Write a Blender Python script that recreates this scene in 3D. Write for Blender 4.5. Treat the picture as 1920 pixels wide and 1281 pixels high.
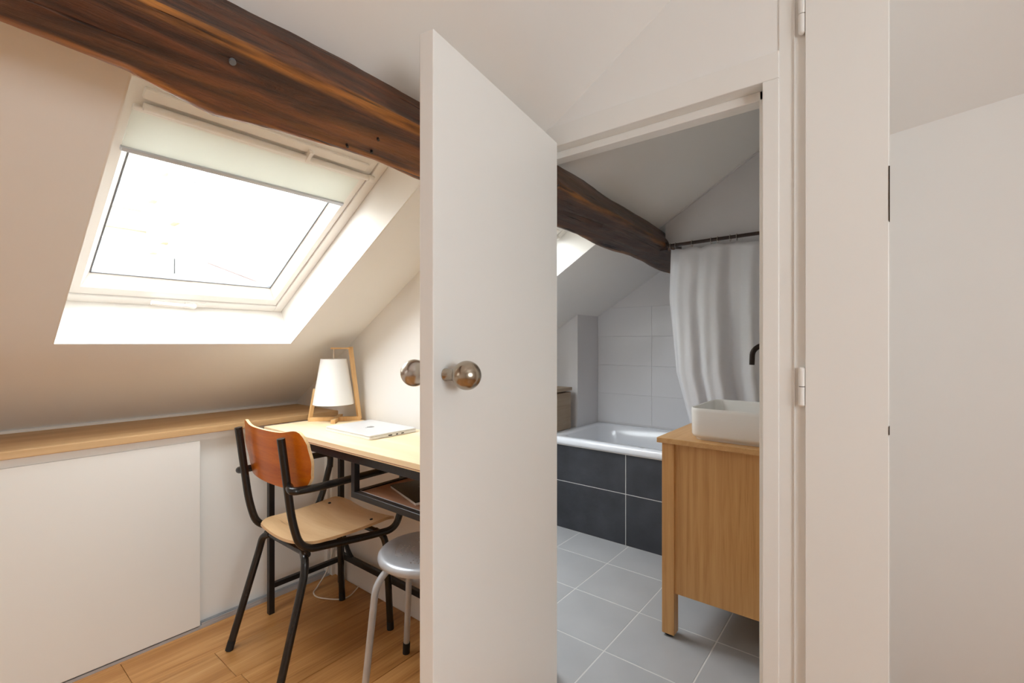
import bpy, bmesh, math, random
from mathutils import Vector, Matrix, noise

for _o in list(bpy.data.objects):
    bpy.data.objects.remove(_o, do_unlink=True)
SC = bpy.context.scene
COL = SC.collection
R = math.radians

# ------------------------------------------------------------------ camera
EYE = 1.10
cam_d = bpy.data.cameras.new('camera')
cam = bpy.data.objects.new('camera', cam_d)
COL.objects.link(cam)
cam_d.sensor_fit = 'HORIZONTAL'
cam_d.sensor_width = 36.0
cam_d.lens = 36.0 * 880.0 / 1920.0
cam_d.shift_y = 2.5 / 1920.0
cam_d.clip_start = 0.02
cam_d.clip_end = 400
cam.location = (0, 0, EYE)
cam.rotation_euler = (R(90), 0, R(38.5))
SC.camera = cam

# ------------------------------------------------------------------ world: even overcast sky
world = bpy.data.worlds.new('overcast_sky')
SC.world = world
world.use_nodes = True
_bg = world.node_tree.nodes['Background']
_bg.inputs[0].default_value = (0.94, 0.975, 1.0, 1)
_bg.inputs[1].default_value = 5.2

SC.view_settings.view_transform = 'Standard'
SC.view_settings.look = 'None'
SC.view_settings.gamma = 1.0
SC.view_settings.use_curve_mapping = False
SC.view_settings.exposure = 1.5
try:
    SC.cycles.max_bounces = 12
    SC.cycles.diffuse_bounces = 7
    SC.cycles.adaptive_threshold = 0.015
    SC.cycles.transparent_max_bounces = 16
    SC.cycles.sample_clamp_indirect = 6.0
    SC.cycles.caustics_reflective = False
    SC.cycles.caustics_refractive = False
except Exception:
    pass

# roof plane:  z = EYE + M*(x - X0)
M = 0.605
X0 = -1.752 * 1.1
TH = math.atan(M)
CT, ST = math.cos(TH), math.sin(TH)
XB = -1.937                     # foot of the skylight recess on the roof plane
ZB = EYE + M * (XB - X0)
def roof_z(x): return EYE + M * (x - X0)
def RP(y, s, n=0.0):            # point on the roof: s up the slope, n outwards
    return Vector((XB + s * CT - n * ST, y, ZB + s * ST + n * CT))

# all light is daylight: the sky seen through the windows (sampling portals are set in the window openings below)

# ------------------------------------------------------------------ materials
MATS = {}
def new_mat(name):
    m = bpy.data.materials.new(name)
    m.use_nodes = True
    nt = m.node_tree
    nt.nodes.clear()
    out = nt.nodes.new('ShaderNodeOutputMaterial')
    b = nt.nodes.new('ShaderNodeBsdfPrincipled')
    nt.links.new(b.outputs[0], out.inputs[0])
    MATS[name] = m
    return m, nt, b, out
def N(nt, t, **kw):
    n = nt.nodes.new(t)
    for k, v in kw.items():
        setattr(n, k, v)
    return n
def L(nt, a, b): nt.links.new(a, b)
def lin(c):
    return tuple(((v / 255.0) / 12.92 if v / 255.0 <= 0.04045 else ((v / 255.0 + 0.055) / 1.055) ** 2.4) for v in c) + (1.0,)
def plain(name, rgb, rough=0.6, var=0.0, vscale=3.0, bump=0.0, bscale=60.0, metal=0.0, spec=0.5, rvar=0.0, srgb=True):
    m, nt, b, out = new_mat(name)
    col = lin(rgb) if srgb else tuple(rgb) + (1.0,)
    b.inputs['Base Color'].default_value = col
    b.inputs['Roughness'].default_value = rough
    b.inputs['Metallic'].default_value = metal
    b.inputs['Specular IOR Level'].default_value = spec
    tc = N(nt, 'ShaderNodeTexCoord')
    if var > 0:
        ns = N(nt, 'ShaderNodeTexNoise'); ns.inputs['Scale'].default_value = vscale; ns.inputs['Detail'].default_value = 5
        L(nt, tc.outputs['Object'], ns.inputs['Vector'])
        rp = N(nt, 'ShaderNodeValToRGB')
        rp.color_ramp.elements[0].position = 0.3; rp.color_ramp.elements[1].position = 0.7
        rp.color_ramp.elements[0].color = tuple(c * (1 - var) for c in col[:3]) + (1,)
        rp.color_ramp.elements[1].color = tuple(min(1, c * (1 + var)) for c in col[:3]) + (1,)
        L(nt, ns.outputs['Fac'], rp.inputs[0]); L(nt, rp.outputs[0], b.inputs['Base Color'])
        if rvar > 0:
            mr = N(nt, 'ShaderNodeMapRange'); mr.inputs['To Min'].default_value = rough - rvar; mr.inputs['To Max'].default_value = rough + rvar
            L(nt, ns.outputs['Fac'], mr.inputs['Value']); L(nt, mr.outputs[0], b.inputs['Roughness'])
    if bump > 0:
        n2 = N(nt, 'ShaderNodeTexNoise'); n2.inputs['Scale'].default_value = bscale; n2.inputs['Detail'].default_value = 4
        L(nt, tc.outputs['Object'], n2.inputs['Vector'])
        bp = N(nt, 'ShaderNodeBump'); bp.inputs['Strength'].default_value = bump; bp.inputs['Distance'].default_value = 0.01
        L(nt, n2.outputs['Fac'], bp.inputs['Height']); L(nt, bp.outputs[0], b.inputs['Normal'])
    return m
def wood(name, stops, axis='y', scale=1.0, stretch=12.0, rough=0.45, fine=0.5, bump=0.15, per_obj=True, wave=0.0):
    """stops: list of (pos, rgb). grain runs along axis."""
    m, nt, b, out = new_mat(name)
    tc = N(nt, 'ShaderNodeTexCoord')
    mp = N(nt, 'ShaderNodeMapping')
    sc = {'x': (1, stretch, stretch), 'y': (stretch, 1, stretch), 'z': (stretch, stretch, 1)}[axis]
    mp.inputs['Scale'].default_value = tuple(v * scale for v in sc)
    L(nt, tc.outputs['Object'], mp.inputs['Vector'])
    if per_obj:
        oi = N(nt, 'ShaderNodeObjectInfo')
        mul = N(nt, 'ShaderNodeMath', operation='MULTIPLY'); mul.inputs[1].default_value = 37.0
        L(nt, oi.outputs['Random'], mul.inputs[0])
        cb = N(nt, 'ShaderNodeCombineXYZ')
        for i in range(3): L(nt, mul.outputs[0], cb.inputs[i])
        L(nt, cb.outputs[0], mp.inputs['Location'])
    n1 = N(nt, 'ShaderNodeTexNoise'); n1.inputs['Scale'].default_value = 1.0; n1.inputs['Detail'].default_value = 6; n1.inputs['Roughness'].default_value = 0.55
    n1.inputs['Distortion'].default_value = 0.6
    L(nt, mp.outputs[0], n1.inputs['Vector'])
    mp2 = N(nt, 'ShaderNodeMapping'); mp2.inputs['Scale'].default_value = tuple((1.0 if v == 1 else 7.0) for v in sc)
    L(nt, mp.outputs[0], mp2.inputs['Vector'])
    n2 = N(nt, 'ShaderNodeTexNoise'); n2.inputs['Scale'].default_value = 2.0; n2.inputs['Detail'].default_value = 3
    L(nt, mp2.outputs[0], n2.inputs['Vector'])
    mix = N(nt, 'ShaderNodeMix'); mix.data_type = 'FLOAT'; mix.inputs[0].default_value = fine * 0.5
    L(nt, n1.outputs['Fac'], mix.inputs[2]); L(nt, n2.outputs['Fac'], mix.inputs[3])
    fac = mix.outputs[0]
    if wave > 0:
        wv = N(nt, 'ShaderNodeTexWave', wave_type='RINGS')
        wv.rings_direction = {'x': 'X', 'y': 'Y', 'z': 'Z'}[axis]
        mp3 = N(nt, 'ShaderNodeMapping')
        mp3.inputs['Scale'].default_value = tuple(v * scale * 0.5 for v in sc)
        L(nt, tc.outputs['Object'], mp3.inputs['Vector']); L(nt, mp3.outputs[0], wv.inputs['Vector'])
        wv.inputs['Scale'].default_value = 0.5; wv.inputs['Distortion'].default_value = 5.0; wv.inputs['Detail'].default_value = 3; wv.inputs['Detail Scale'].default_value = 0.7
        mx = N(nt, 'ShaderNodeMix'); mx.data_type = 'FLOAT'; mx.inputs[0].default_value = wave
        L(nt, fac, mx.inputs[2]); L(nt, wv.outputs['Fac'], mx.inputs[3]); fac = mx.outputs[0]
    rp = N(nt, 'ShaderNodeValToRGB')
    els = rp.color_ramp.elements
    els[0].position, els[0].color = stops[0][0], lin(stops[0][1])
    els[1].position, els[1].color = stops[-1][0], lin(stops[-1][1])
    for p, c in stops[1:-1]:
        e = els.new(p); e.color = lin(c)
    L(nt, fac, rp.inputs[0])
    colout = rp.outputs[0]
    if per_obj:
        hs = N(nt, 'ShaderNodeHueSaturation')
        mr = N(nt, 'ShaderNodeMapRange'); mr.inputs['To Min'].default_value = 0.88; mr.inputs['To Max'].default_value = 1.10
        L(nt, oi.outputs['Random'], mr.inputs['Value']); L(nt, mr.outputs[0], hs.inputs['Value'])
        L(nt, colout, hs.inputs['Color']); colout = hs.outputs[0]
    L(nt, colout, b.inputs['Base Color'])
    b.inputs['Roughness'].default_value = rough
    bp = N(nt, 'ShaderNodeBump'); bp.inputs['Strength'].default_value = bump; bp.inputs['Distance'].default_value = 0.004
    L(nt, fac, bp.inputs['Height']); L(nt, bp.outputs[0], b.inputs['Normal'])
    return m

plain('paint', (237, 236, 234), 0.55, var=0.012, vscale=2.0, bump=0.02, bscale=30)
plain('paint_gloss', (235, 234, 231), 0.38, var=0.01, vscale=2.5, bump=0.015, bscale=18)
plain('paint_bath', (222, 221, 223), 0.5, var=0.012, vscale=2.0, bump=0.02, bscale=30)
plain('panel_white', (237, 237, 233), 0.42, var=0.012, vscale=1.5)
plain('frame_white', (236, 233, 228), 0.4)
plain('seal_grey', (110, 112, 115), 0.5)
plain('alu', (188, 191, 196), 0.38, metal=0.35)
plain('alu_laptop', (226, 228, 231), 0.40, metal=0.3, spec=0.5)
plain('grey_print', (120, 122, 128), 0.3, metal=0.4)
plain('nickel', (176, 164, 148), 0.22, metal=1.0, var=0.06, vscale=40, rvar=0.05)
plain('nickel_bright', (196, 190, 184), 0.25, metal=1.0)
plain('black_steel', (26, 25, 27), 0.38, var=0.2, vscale=30, bump=0.03, bscale=120)
plain('black_enamel', (30, 28, 27), 0.24, var=0.25, vscale=25, bump=0.04, bscale=80)
plain('rubber', (22, 20, 20), 0.7)
plain('dark_hole', (18, 16, 15), 0.9)
plain('stool_silver', (192, 196, 202), 0.38, metal=0.40, var=0.05, vscale=30)
plain('cable_white', (225, 215, 200), 0.5)
plain('ceramic', (235, 234, 232), 0.22, spec=0.5)
plain('bath_enamel', (226, 229, 235), 0.14)
plain('curtain', (236, 236, 239), 0.75, bump=0.05, bscale=260)
plain('bronze', (40, 30, 25), 0.35, metal=0.6)
plain('rod_wood', (48, 33, 27), 0.5, var=0.2, vscale=30)
plain('slate', (56, 58, 64), 0.42, var=0.28, vscale=7, bump=0.35, bscale=14, rvar=0.1)
plain('floor_tile', (176, 178, 181), 0.42, var=0.06, vscale=4.0, bump=0.04, bscale=40)
plain('grout', (214, 214, 212), 0.8)
plain('wall_tile', (226, 226, 229), 0.16, var=0.008, vscale=3)
plain('lamp_shade', (240, 240, 238), 0.8)
plain('magazine_black', (20, 21, 25), 0.25, var=0.3, vscale=12)
plain('paper', (225, 220, 212), 0.7)
plain('dirt', (60, 48, 38), 0.8)
plain('ply_edge', (226, 196, 150), 0.55, var=0.12, vscale=60)
plain('zinc', (106, 109, 114), 0.5, var=0.08, vscale=0.6)
plain('zinc_dark', (118, 119, 121), 0.6, var=0.1, vscale=0.8)
plain('stone_cream', (193, 187, 171), 0.85, var=0.05, vscale=0.5)
plain('stone_white', (190, 188, 184), 0.85, var=0.02, vscale=0.4)
plain('far_window_glass', (122, 127, 132), 0.2)
plain('far_frame', (186, 185, 182), 0.6)
plain('roof_tile_red', (126, 100, 93), 0.85, var=0.15, vscale=1.5)
plain('asphalt', (100, 99, 96), 0.9)
plain('blind_fabric', (232, 234, 228), 0.8)
wood('oak_floor', [(0.24, (96, 54, 20)), (0.40, (170, 116, 60)), (0.58, (198, 146, 88)), (0.78, (220, 176, 122))], 'y', 1.6, 12, 0.34, 0.7, 0.08)
wood('oak_ledge', [(0.25, (180, 138, 92)), (0.5, (206, 168, 120)), (0.75, (222, 188, 142))], 'y', 1.2, 14, 0.5, 0.6, 0.05)
wood('desk_wood', [(0.25, (228, 200, 156)), (0.5, (240, 218, 180)), (0.75, (246, 230, 200))], 'x', 1.2, 14, 0.45, 0.6, 0.03)
wood('lamp_wood', [(0.25, (196, 152, 98)), (0.5, (218, 176, 122)), (0.75, (232, 198, 148))], 'z', 3, 10, 0.5, 0.5, 0.03)
wood('vanity_oak', [(0.26, (164, 112, 58)), (0.42, (196, 146, 88)), (0.58, (206, 158, 100)), (0.76, (216, 172, 116))], 'z', 3.4, 20, 0.42, 0.9, 0.06, wave=0.12)
wood('vanity_top_oak', [(0.25, (196, 144, 84)), (0.5, (214, 166, 108)), (0.75, (226, 182, 128))], 'y', 2, 14, 0.42, 0.6, 0.05)
wood('bath_box_wood', [(0.25, (140, 120, 98)), (0.5, (160, 140, 116)), (0.75, (176, 158, 134))], 'y', 2, 12, 0.5, 0.6, 0.05)
wood('seat_ply', [(0.26, (132, 88, 50)), (0.36, (212, 172, 124)), (0.6, (226, 190, 144)), (0.8, (236, 208, 166))], 'x', 2.4, 7, 0.34, 0.4, 0.06)
wood('back_ply', [(0.2, (150, 68, 4)), (0.5, (186, 96, 10)), (0.8, (208, 122, 26))], 'x', 2.5, 14, 0.32, 0.6, 0.03)
[n for n in MATS['back_ply'].node_tree.nodes if n.type == 'BSDF_PRINCIPLED'][0].inputs['Specular IOR Level'].default_value = 0.25
wood('shelf_brown', [(0.2, (120, 84, 64)), (0.5, (150, 108, 84)), (0.8, (172, 130, 104))], 'x', 3, 8, 0.45, 0.5, 0.04)

def beam_mat(name, dark, mid, red, glow):
    m, nt, b, out = new_mat(name)
    tc = N(nt, 'ShaderNodeTexCoord')
    mp = N(nt, 'ShaderNodeMapping'); mp.inputs['Scale'].default_value = (22, 1.9, 22)
    L(nt, tc.outputs['Object'], mp.inputs['Vector'])
    n1 = N(nt, 'ShaderNodeTexNoise'); n1.inputs['Scale'].default_value = 1.2; n1.inputs['Detail'].default_value = 12; n1.inputs['Roughness'].default_value = 0.72; n1.inputs['Distortion'].default_value = 1.0
    L(nt, mp.outputs[0], n1.inputs['Vector'])
    rp = N(nt, 'ShaderNodeValToRGB'); e = rp.color_ramp.elements
    e[0].position, e[0].color = 0.28, lin(dark)
    e[1].position, e[1].color = 0.80, lin(glow)
    x = e.new(0.45); x.color = lin(mid)
    x = e.new(0.62); x.color = lin(red)
    L(nt, n1.outputs['Fac'], rp.inputs[0])
    # worn bright arris from the mesh attribute
    at = N(nt, 'ShaderNodeAttribute'); at.attribute_name = 'wear'
    mix = N(nt, 'ShaderNodeMix'); mix.data_type = 'RGBA'
    n2 = N(nt, 'ShaderNodeTexNoise'); n2.inputs['Scale'].default_value = 2.4; n2.inputs['Detail'].default_value = 6
    L(nt, mp.outputs[0], n2.inputs['Vector'])
    mr = N(nt, 'ShaderNodeMapRange'); mr.inputs['From Min'].default_value = 0.36; mr.inputs['From Max'].default_value = 0.60
    L(nt, n2.outputs['Fac'], mr.inputs['Value'])
    mm = N(nt, 'ShaderNodeMath', operation='MULTIPLY')
    L(nt, at.outputs['Fac'], mm.inputs[0]); L(nt, mr.outputs[0], mm.inputs[1])
    L(nt, mm.outputs[0], mix.inputs[0]); L(nt, rp.outputs[0], mix.inputs[6]); mix.inputs[7].default_value = lin((202, 130, 54))
    # long dark checks along the grain
    mpc = N(nt, 'ShaderNodeMapping'); mpc.inputs['Scale'].default_value = (70, 3.0, 70)
    L(nt, tc.outputs['Object'], mpc.inputs['Vector'])
    nc = N(nt, 'ShaderNodeTexNoise'); nc.inputs['Scale'].default_value = 1.0; nc.inputs['Detail'].default_value = 2
    L(nt, mpc.outputs[0], nc.inputs['Vector'])
    cr = N(nt, 'ShaderNodeMapRange'); cr.inputs['From Min'].default_value = 0.30; cr.inputs['From Max'].default_value = 0.36; cr.inputs['To Min'].default_value = 0.22; cr.inputs['To Max'].default_value = 1.0
    L(nt, nc.outputs['Fac'], cr.inputs['Value'])
    mul = N(nt, 'ShaderNodeMix'); mul.data_type = 'RGBA'; mul.blend_type = 'MULTIPLY'; mul.inputs[0].default_value = 1.0
    L(nt, mix.outputs[2], mul.inputs[6]); L(nt, cr.outputs[0], mul.inputs[7])
    L(nt, mul.outputs[2], b.inputs['Base Color'])
    b.inputs['Roughness'].default_value = 0.38
    ad = N(nt, 'ShaderNodeMath', operation='ADD'); L(nt, n1.outputs['Fac'], ad.inputs[0]); L(nt, cr.outputs[0], ad.inputs[1])
    bp = N(nt, 'ShaderNodeBump'); bp.inputs['Strength'].default_value = 0.9; bp.inputs['Distance'].default_value = 0.008
    L(nt, ad.outputs[0], bp.inputs['Height']); L(nt, bp.outputs[0], b.inputs['Normal'])
    return m
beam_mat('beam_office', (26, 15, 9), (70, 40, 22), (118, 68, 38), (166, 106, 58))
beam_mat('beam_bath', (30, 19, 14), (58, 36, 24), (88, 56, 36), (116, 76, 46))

# window glass: see-through pane with a fresnel sheen
m, nt, b, out = new_mat('glass')
nt.nodes.remove(b)
tr = N(nt, 'ShaderNodeBsdfTransparent'); tr.inputs[0].default_value = (0.97, 0.98, 0.98, 1)
gl = N(nt, 'ShaderNodeBsdfGlossy'); gl.inputs['Roughness'].default_value = 0.02
lw = N(nt, 'ShaderNodeLayerWeight'); lw.inputs['Blend'].default_value = 0.5
pw = N(nt, 'ShaderNodeMath', operation='POWER'); pw.inputs[1].default_value = 5.0
L(nt, lw.outputs['Facing'], pw.inputs[0])
fr = N(nt, 'ShaderNodeMath', operation='MULTIPLY_ADD'); fr.inputs[1].default_value = 0.7; fr.inputs[2].default_value = 0.03
L(nt, pw.outputs[0], fr.inputs[0])
mx = N(nt, 'ShaderNodeMixShader')
L(nt, fr.outputs[0], mx.inputs[0]); L(nt, tr.outputs[0], mx.inputs[1]); L(nt, gl.outputs[0], mx.inputs[2]); L(nt, mx.outputs[0], out.inputs[0])
# sheer cloth lets some light through
m = MATS['curtain']; nt = m.node_tree
b = [n for n in nt.nodes if n.type == 'BSDF_PRINCIPLED'][0]; out = [n for n in nt.nodes if n.type == 'OUTPUT_MATERIAL'][0]
tl = N(nt, 'ShaderNodeBsdfTranslucent'); tl.inputs[0].default_value = (0.8, 0.8, 0.82, 1)
mx = N(nt, 'ShaderNodeMixShader'); mx.inputs[0].default_value = 0.35
L(nt, b.outputs[0], mx.inputs[1]); L(nt, tl.outputs[0], mx.inputs[2]); L(nt, mx.outputs[0], out.inputs[0])
m = MATS['blind_fabric']; nt = m.node_tree
b = [n for n in nt.nodes if n.type == 'BSDF_PRINCIPLED'][0]; out = [n for n in nt.nodes if n.type == 'OUTPUT_MATERIAL'][0]
tl = N(nt, 'ShaderNodeBsdfTranslucent'); tl.inputs[0].default_value = (0.75, 0.77, 0.74, 1)
mx = N(nt, 'ShaderNodeMixShader'); mx.inputs[0].default_value = 0.22
L(nt, b.outputs[0], mx.inputs[1]); L(nt, tl.outputs[0], mx.inputs[2]); L(nt, mx.outputs[0], out.inputs[0])

# ------------------------------------------------------------------ mesh helpers
WORLD = {}
def tag(o, label=None, cat=None, group=None, kind=None):
    if label: o['label'] = label
    if cat: o['category'] = cat
    if group: o['group'] = group
    if kind: o['kind'] = kind
    return o
def empty(name, loc, label=None, cat=None, group=None, kind=None):
    o = bpy.data.objects.new(name, None)
    o.empty_display_size = 0.05
    COL.objects.link(o)
    o.location = loc
    WORLD[o] = Vector(loc)
    return tag(o, label, cat, group, kind)
class MB:
    def __init__(s): s.v = []; s.f = []
    def add(s, vs, fs):
        k = len(s.v); s.v += [Vector(p) for p in vs]; s.f += [tuple(i + k for i in f) for f in fs]; return s
    def box(s, a, b):
        x0, x1 = sorted((a[0], b[0])); y0, y1 = sorted((a[1], b[1])); z0, z1 = sorted((a[2], b[2]))
        return s.add([(x0, y0, z0), (x1, y0, z0), (x1, y1, z0), (x0, y1, z0), (x0, y0, z1), (x1, y0, z1), (x1, y1, z1), (x0, y1, z1)],
                     [(0, 3, 2, 1), (4, 5, 6, 7), (0, 1, 5, 4), (1, 2, 6, 5), (2, 3, 7, 6), (3, 0, 4, 7)])
    def hexa(s, p):          # 8 points: bottom ring 0-3 (ccw from above), top ring 4-7
        return s.add(p, [(0, 3, 2, 1), (4, 5, 6, 7), (0, 1, 5, 4), (1, 2, 6, 5), (2, 3, 7, 6), (3, 0, 4, 7)])
    def rbox(s, y0, y1, s0, s1, n0, n1):   # box in roof coordinates
        return s.hexa([RP(y0, s0, n0), RP(y0, s1, n0), RP(y1, s1, n0), RP(y1, s0, n0), RP(y0, s0, n1), RP(y0, s1, n1), RP(y1, s1, n1), RP(y1, s0, n1)])
    def prism_y(s, poly, y0, y1):          # polygon of (x, z) pushed along y
        n = len(poly)
        vs = [(x, y0, z) for x, z in poly] + [(x, y1, z) for x, z in poly]
        fs = [tuple(range(n)), tuple(range(2 * n - 1, n - 1, -1))]
        fs += [(i, i + n, (i + 1) % n + n, (i + 1) % n) for i in range(n)]
        return s.add(vs, fs)
    def prism_z(s, poly, z0, z1):
        n = len(poly)
        vs = [(x, y, z0) for x, y in poly] + [(x, y, z1) for x, y in poly]
        fs = [tuple(range(n - 1, -1, -1)), tuple(range(n, 2 * n))]
        fs += [(i, (i + 1) % n, (i + 1) % n + n, i + n) for i in range(n)]
        return s.add(vs, fs)
    def tube(s, pts, r, seg=12, caps=True, r1=None):
        pts = [Vector(p) for p in pts]; n = len(pts)
        t0 = (pts[1] - pts[0]).normalized()
        up = Vector((0, 0, 1)) if abs(t0.z) < 0.9 else Vector((1, 0, 0))
        nrm = (up - t0 * up.dot(t0)).normalized()
        vs, fs = [], []
        prev = t0
        for i, p in enumerate(pts):
            t = (pts[min(i + 1, n - 1)] - pts[max(i - 1, 0)]).normalized()
            ax = prev.cross(t)
            if ax.length > 1e-6:
                nrm = Matrix.Rotation(prev.angle(t), 3, ax.normalized()) @ nrm
            prev = t
            bn = t.cross(nrm).normalized()
            rr = r if r1 is None else r + (r1 - r) * i / (n - 1)
            for k in range(seg):
                a = 2 * math.pi * k / seg
                vs.append(p + nrm * math.cos(a) * rr + bn * math.sin(a) * rr)
        for i in range(n - 1):
            for k in range(seg):
                fs.append((i * seg + k, i * seg + (k + 1) % seg, (i + 1) * seg + (k + 1) % seg, (i + 1) * seg + k))
        if caps:
            fs.append(tuple(range(seg - 1, -1, -1))); fs.append(tuple((n - 1) * seg + k for k in range(seg)))
        return s.add(vs, fs)
    def lathe(s, prof, c=(0, 0, 0), axis=(0, 0, 1), seg=32, cap=True):
        """prof: list of (r, h) along the axis."""
        ax = Vector(axis).normalized()
        u = ax.cross(Vector((0, 0, 1)) if abs(ax.z) < 0.9 else Vector((1, 0, 0))).normalized(); w = ax.cross(u)
        c = Vector(c); vs, fs = [], []
        for r, h in prof:
            for k in range(seg):
                a = 2 * math.pi * k / seg
                vs.append(c + ax * h + (u * math.cos(a) + w * math.sin(a)) * max(r, 1e-5))
        for i in range(len(prof) - 1):
            for k in range(seg):
                fs.append((i * seg + k, i * seg + (k + 1) % seg, (i + 1) * seg + (k + 1) % seg, (i + 1) * seg + k))
        if cap:
            fs.append(tuple(range(seg - 1, -1, -1))); fs.append(tuple((len(prof) - 1) * seg + k for k in range(seg)))
        return s.add(vs, fs)
    def bar(s, a, b, w, h, up=(0, 0, 1)):  # rectangular bar from a to b
        a, b = Vector(a), Vector(b); t = (b - a).normalized(); up = Vector(up)
        sd = t.cross(up).normalized(); u2 = sd.cross(t).normalized()
        P = []
        for p in (a, b):
            P.append([p + sd * dx * w / 2 + u2 * dz * h / 2 for dx, dz in ((-1, -1), (1, -1), (1, 1), (-1, 1))])
        return s.add(P[0] + P[1], [(0, 1, 2, 3), (7, 6, 5, 4), (0, 4, 5, 1), (1, 5, 6, 2), (2, 6, 7, 3), (3, 7, 4, 0)])
    def build(s, name, mat, parent=None, smooth=False, bevel=0.0, seg=2, label=None, cat=None, group=None, kind=None, origin=None, auto=None):
        me = bpy.data.meshes.new(name)
        if parent is not None:
            org = WORLD[parent]
        elif origin is not None:
            org = Vector(origin)
        else:
            lo = [min(v[i] for v in s.v) for i in range(3)]; hi = [max(v[i] for v in s.v) for i in range(3)]
            org = Vector(((lo[0] + hi[0]) / 2, (lo[1] + hi[1]) / 2, lo[2]))
        me.from_pydata([tuple(v - org) for v in s.v], [], s.f)
        bm = bmesh.new(); bm.from_mesh(me); bmesh.ops.recalc_face_normals(bm, faces=bm.faces); bm.to_mesh(me); bm.free()
        me.materials.append(MATS[mat])
        o = bpy.data.objects.new(name, me); COL.objects.link(o)
        if parent is not None:
            o.parent = parent
        else:
            o.location = org
        WORLD[o] = org.copy()
        if smooth:
            for p in me.polygons: p.use_smooth = True
            if auto is not None:
                try: me.set_sharp_from_angle(angle=R(auto))
                except Exception: pass
        if bevel > 0:
            md = o.modifiers.new('bevel', 'BEVEL'); md.width = bevel; md.segments = seg; md.limit_method = 'ANGLE'; md.angle_limit = R(40)
            md.harden_normals = False
        return tag(o, label, cat, group, kind)
def fillet(pts, r, n=8):
    pts = [Vector(p) for p in pts]; out = [pts[0]]
    for i in range(1, len(pts) - 1):
        a, p, b = pts[i - 1], pts[i], pts[i + 1]
        d1, d2 = (a - p), (b - p); rr = r[i - 1] if isinstance(r, (list, tuple)) else r
        k = min(rr, d1.length * 0.49, d2.length * 0.49)
        s, e = p + d1.normalized() * k, p + d2.normalized() * k
        for j in range(n + 1):
            t = j / n
            out.append(s * (1 - t) ** 2 + p * 2 * t * (1 - t) + e * t * t)
    out.append(pts[-1])
    return out
def spline(pts, n=8):
    pts = [Vector(p) for p in pts]; q = [pts[0] * 2 - pts[1]] + pts + [pts[-1] * 2 - pts[-2]]; out = []
    for i in range(1, len(q) - 2):
        for j in range(n):
            t = j / n; a, b, c, d = q[i - 1], q[i], q[i + 1], q[i + 2]
            out.append(0.5 * ((2 * b) + (c - a) * t + (2 * a - 5 * b + 4 * c - d) * t * t + (3 * b - a - 3 * c + d) * t ** 3))
    out.append(pts[-1]); return out
def copy_obj(o, loc, parent=None):
    c = o.copy(); COL.objects.link(c); c.location = loc; c.parent = parent
    return c

# ================================================================== STRUCTURE
WY = 1.235            # office face of the partition
WT = 1.32             # bathroom face of the partition
FAR = 3.02            # far bathroom wall
Y0, Y1 = -2.40, 3.10
XR = 1.60
ZC = 2.20             # flat ceiling
KX = -2.06            # knee wall front

# ---- roof slope with three skylight openings
HOLES = [(-1.62, -0.90), (0.24, 0.958), (1.36, 2.078)]
S_TOP = 0.98
S_HI = (-0.109 - XB) / CT
mb = MB()
ys = [Y0 - 0.1]
for a, b_ in HOLES: ys += [a, b_]
ys.append(Y1 + 0.1)
for i in range(len(ys) - 1):
    if i % 2 == 0:
        mb.rbox(ys[i], ys[i + 1], -0.85, S_HI + 0.15, 0, 0.22)
    else:
        mb.rbox(ys[i], ys[i + 1], -0.85, 0, 0, 0.22)
        mb.rbox(ys[i], ys[i + 1], S_TOP, S_HI + 0.15, 0, 0.22)
mb.build('ceiling', 'paint', label='white sloping attic ceiling under the roof', cat='ceiling', kind='structure')
# flat ceiling over the right half of the room
MB().box((-0.16, Y0 - 0.1, ZC), (XR + 0.1, 1.26, ZC + 0.12)).build('ceiling', 'paint', label='flat white ceiling above the camera side', cat='ceiling', kind='structure')
# alcove behind the pier: hipped slope coming down to its back wall
AY = 1.88
def alc(x, y): return 1.748 + 0.12 * x + 0.62 * (AY - y)
P = []
for dz in (0, 0.1):
    for x, y in ((-0.02, 1.18), (XR + 0.1, 1.18), (XR + 0.1, AY + 0.08), (-0.02, AY + 0.08)):
        P.append((x, y, alc(x, y) + dz))
MB().hexa(P).build('ceiling', 'paint', label='white slope coming down over the alcove beside the pier', cat='ceiling', kind='structure')
MB().box((-0.02, AY, 0), (XR + 0.1, AY + 0.1, 2.0)).build('wall_alcove', 'paint', label='plain greige wall at the back of the alcove', cat='wall', kind='structure')
# outer walls that close the room
w = MB().box((-2.7, Y0 - 0.12, -0.05), (XR + 0.1, Y0, 2.4))
w.build('wall_rear', 'paint', label='white wall closing the room behind the camera', cat='wall', kind='structure')
QW = (-0.70, 0.42, 0.95, 1.75)     # small side window opening y0 y1 z0 z1
w = MB()
w.box((XR, Y0, -0.05), (XR + 0.12, QW[0], 2.4)); w.box((XR, QW[1], -0.05), (XR + 0.12, AY + 0.1, 2.4))
w.box((XR, QW[0], -0.05), (XR + 0.12, QW[1], QW[2])); w.box((XR, QW[0], QW[3]), (XR + 0.12, QW[1], 2.4))
w.build('wall_right', 'paint', label='white wall on the right of the room', cat='wall', kind='structure')
MB().box((-2.20, Y0, -0.02), (-2.15, WT, 0.750)).build('wall_left', 'paint', label='low white knee wall behind the sliding panels', cat='wall', kind='structure')
MB().box((-2.20, WT - 0.02, -0.02), (-2.15, FAR + 0.1, 0.97)).build('wall_left', 'paint_bath', label='low white knee wall in the bathroom', cat='wall', kind='structure')
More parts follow.
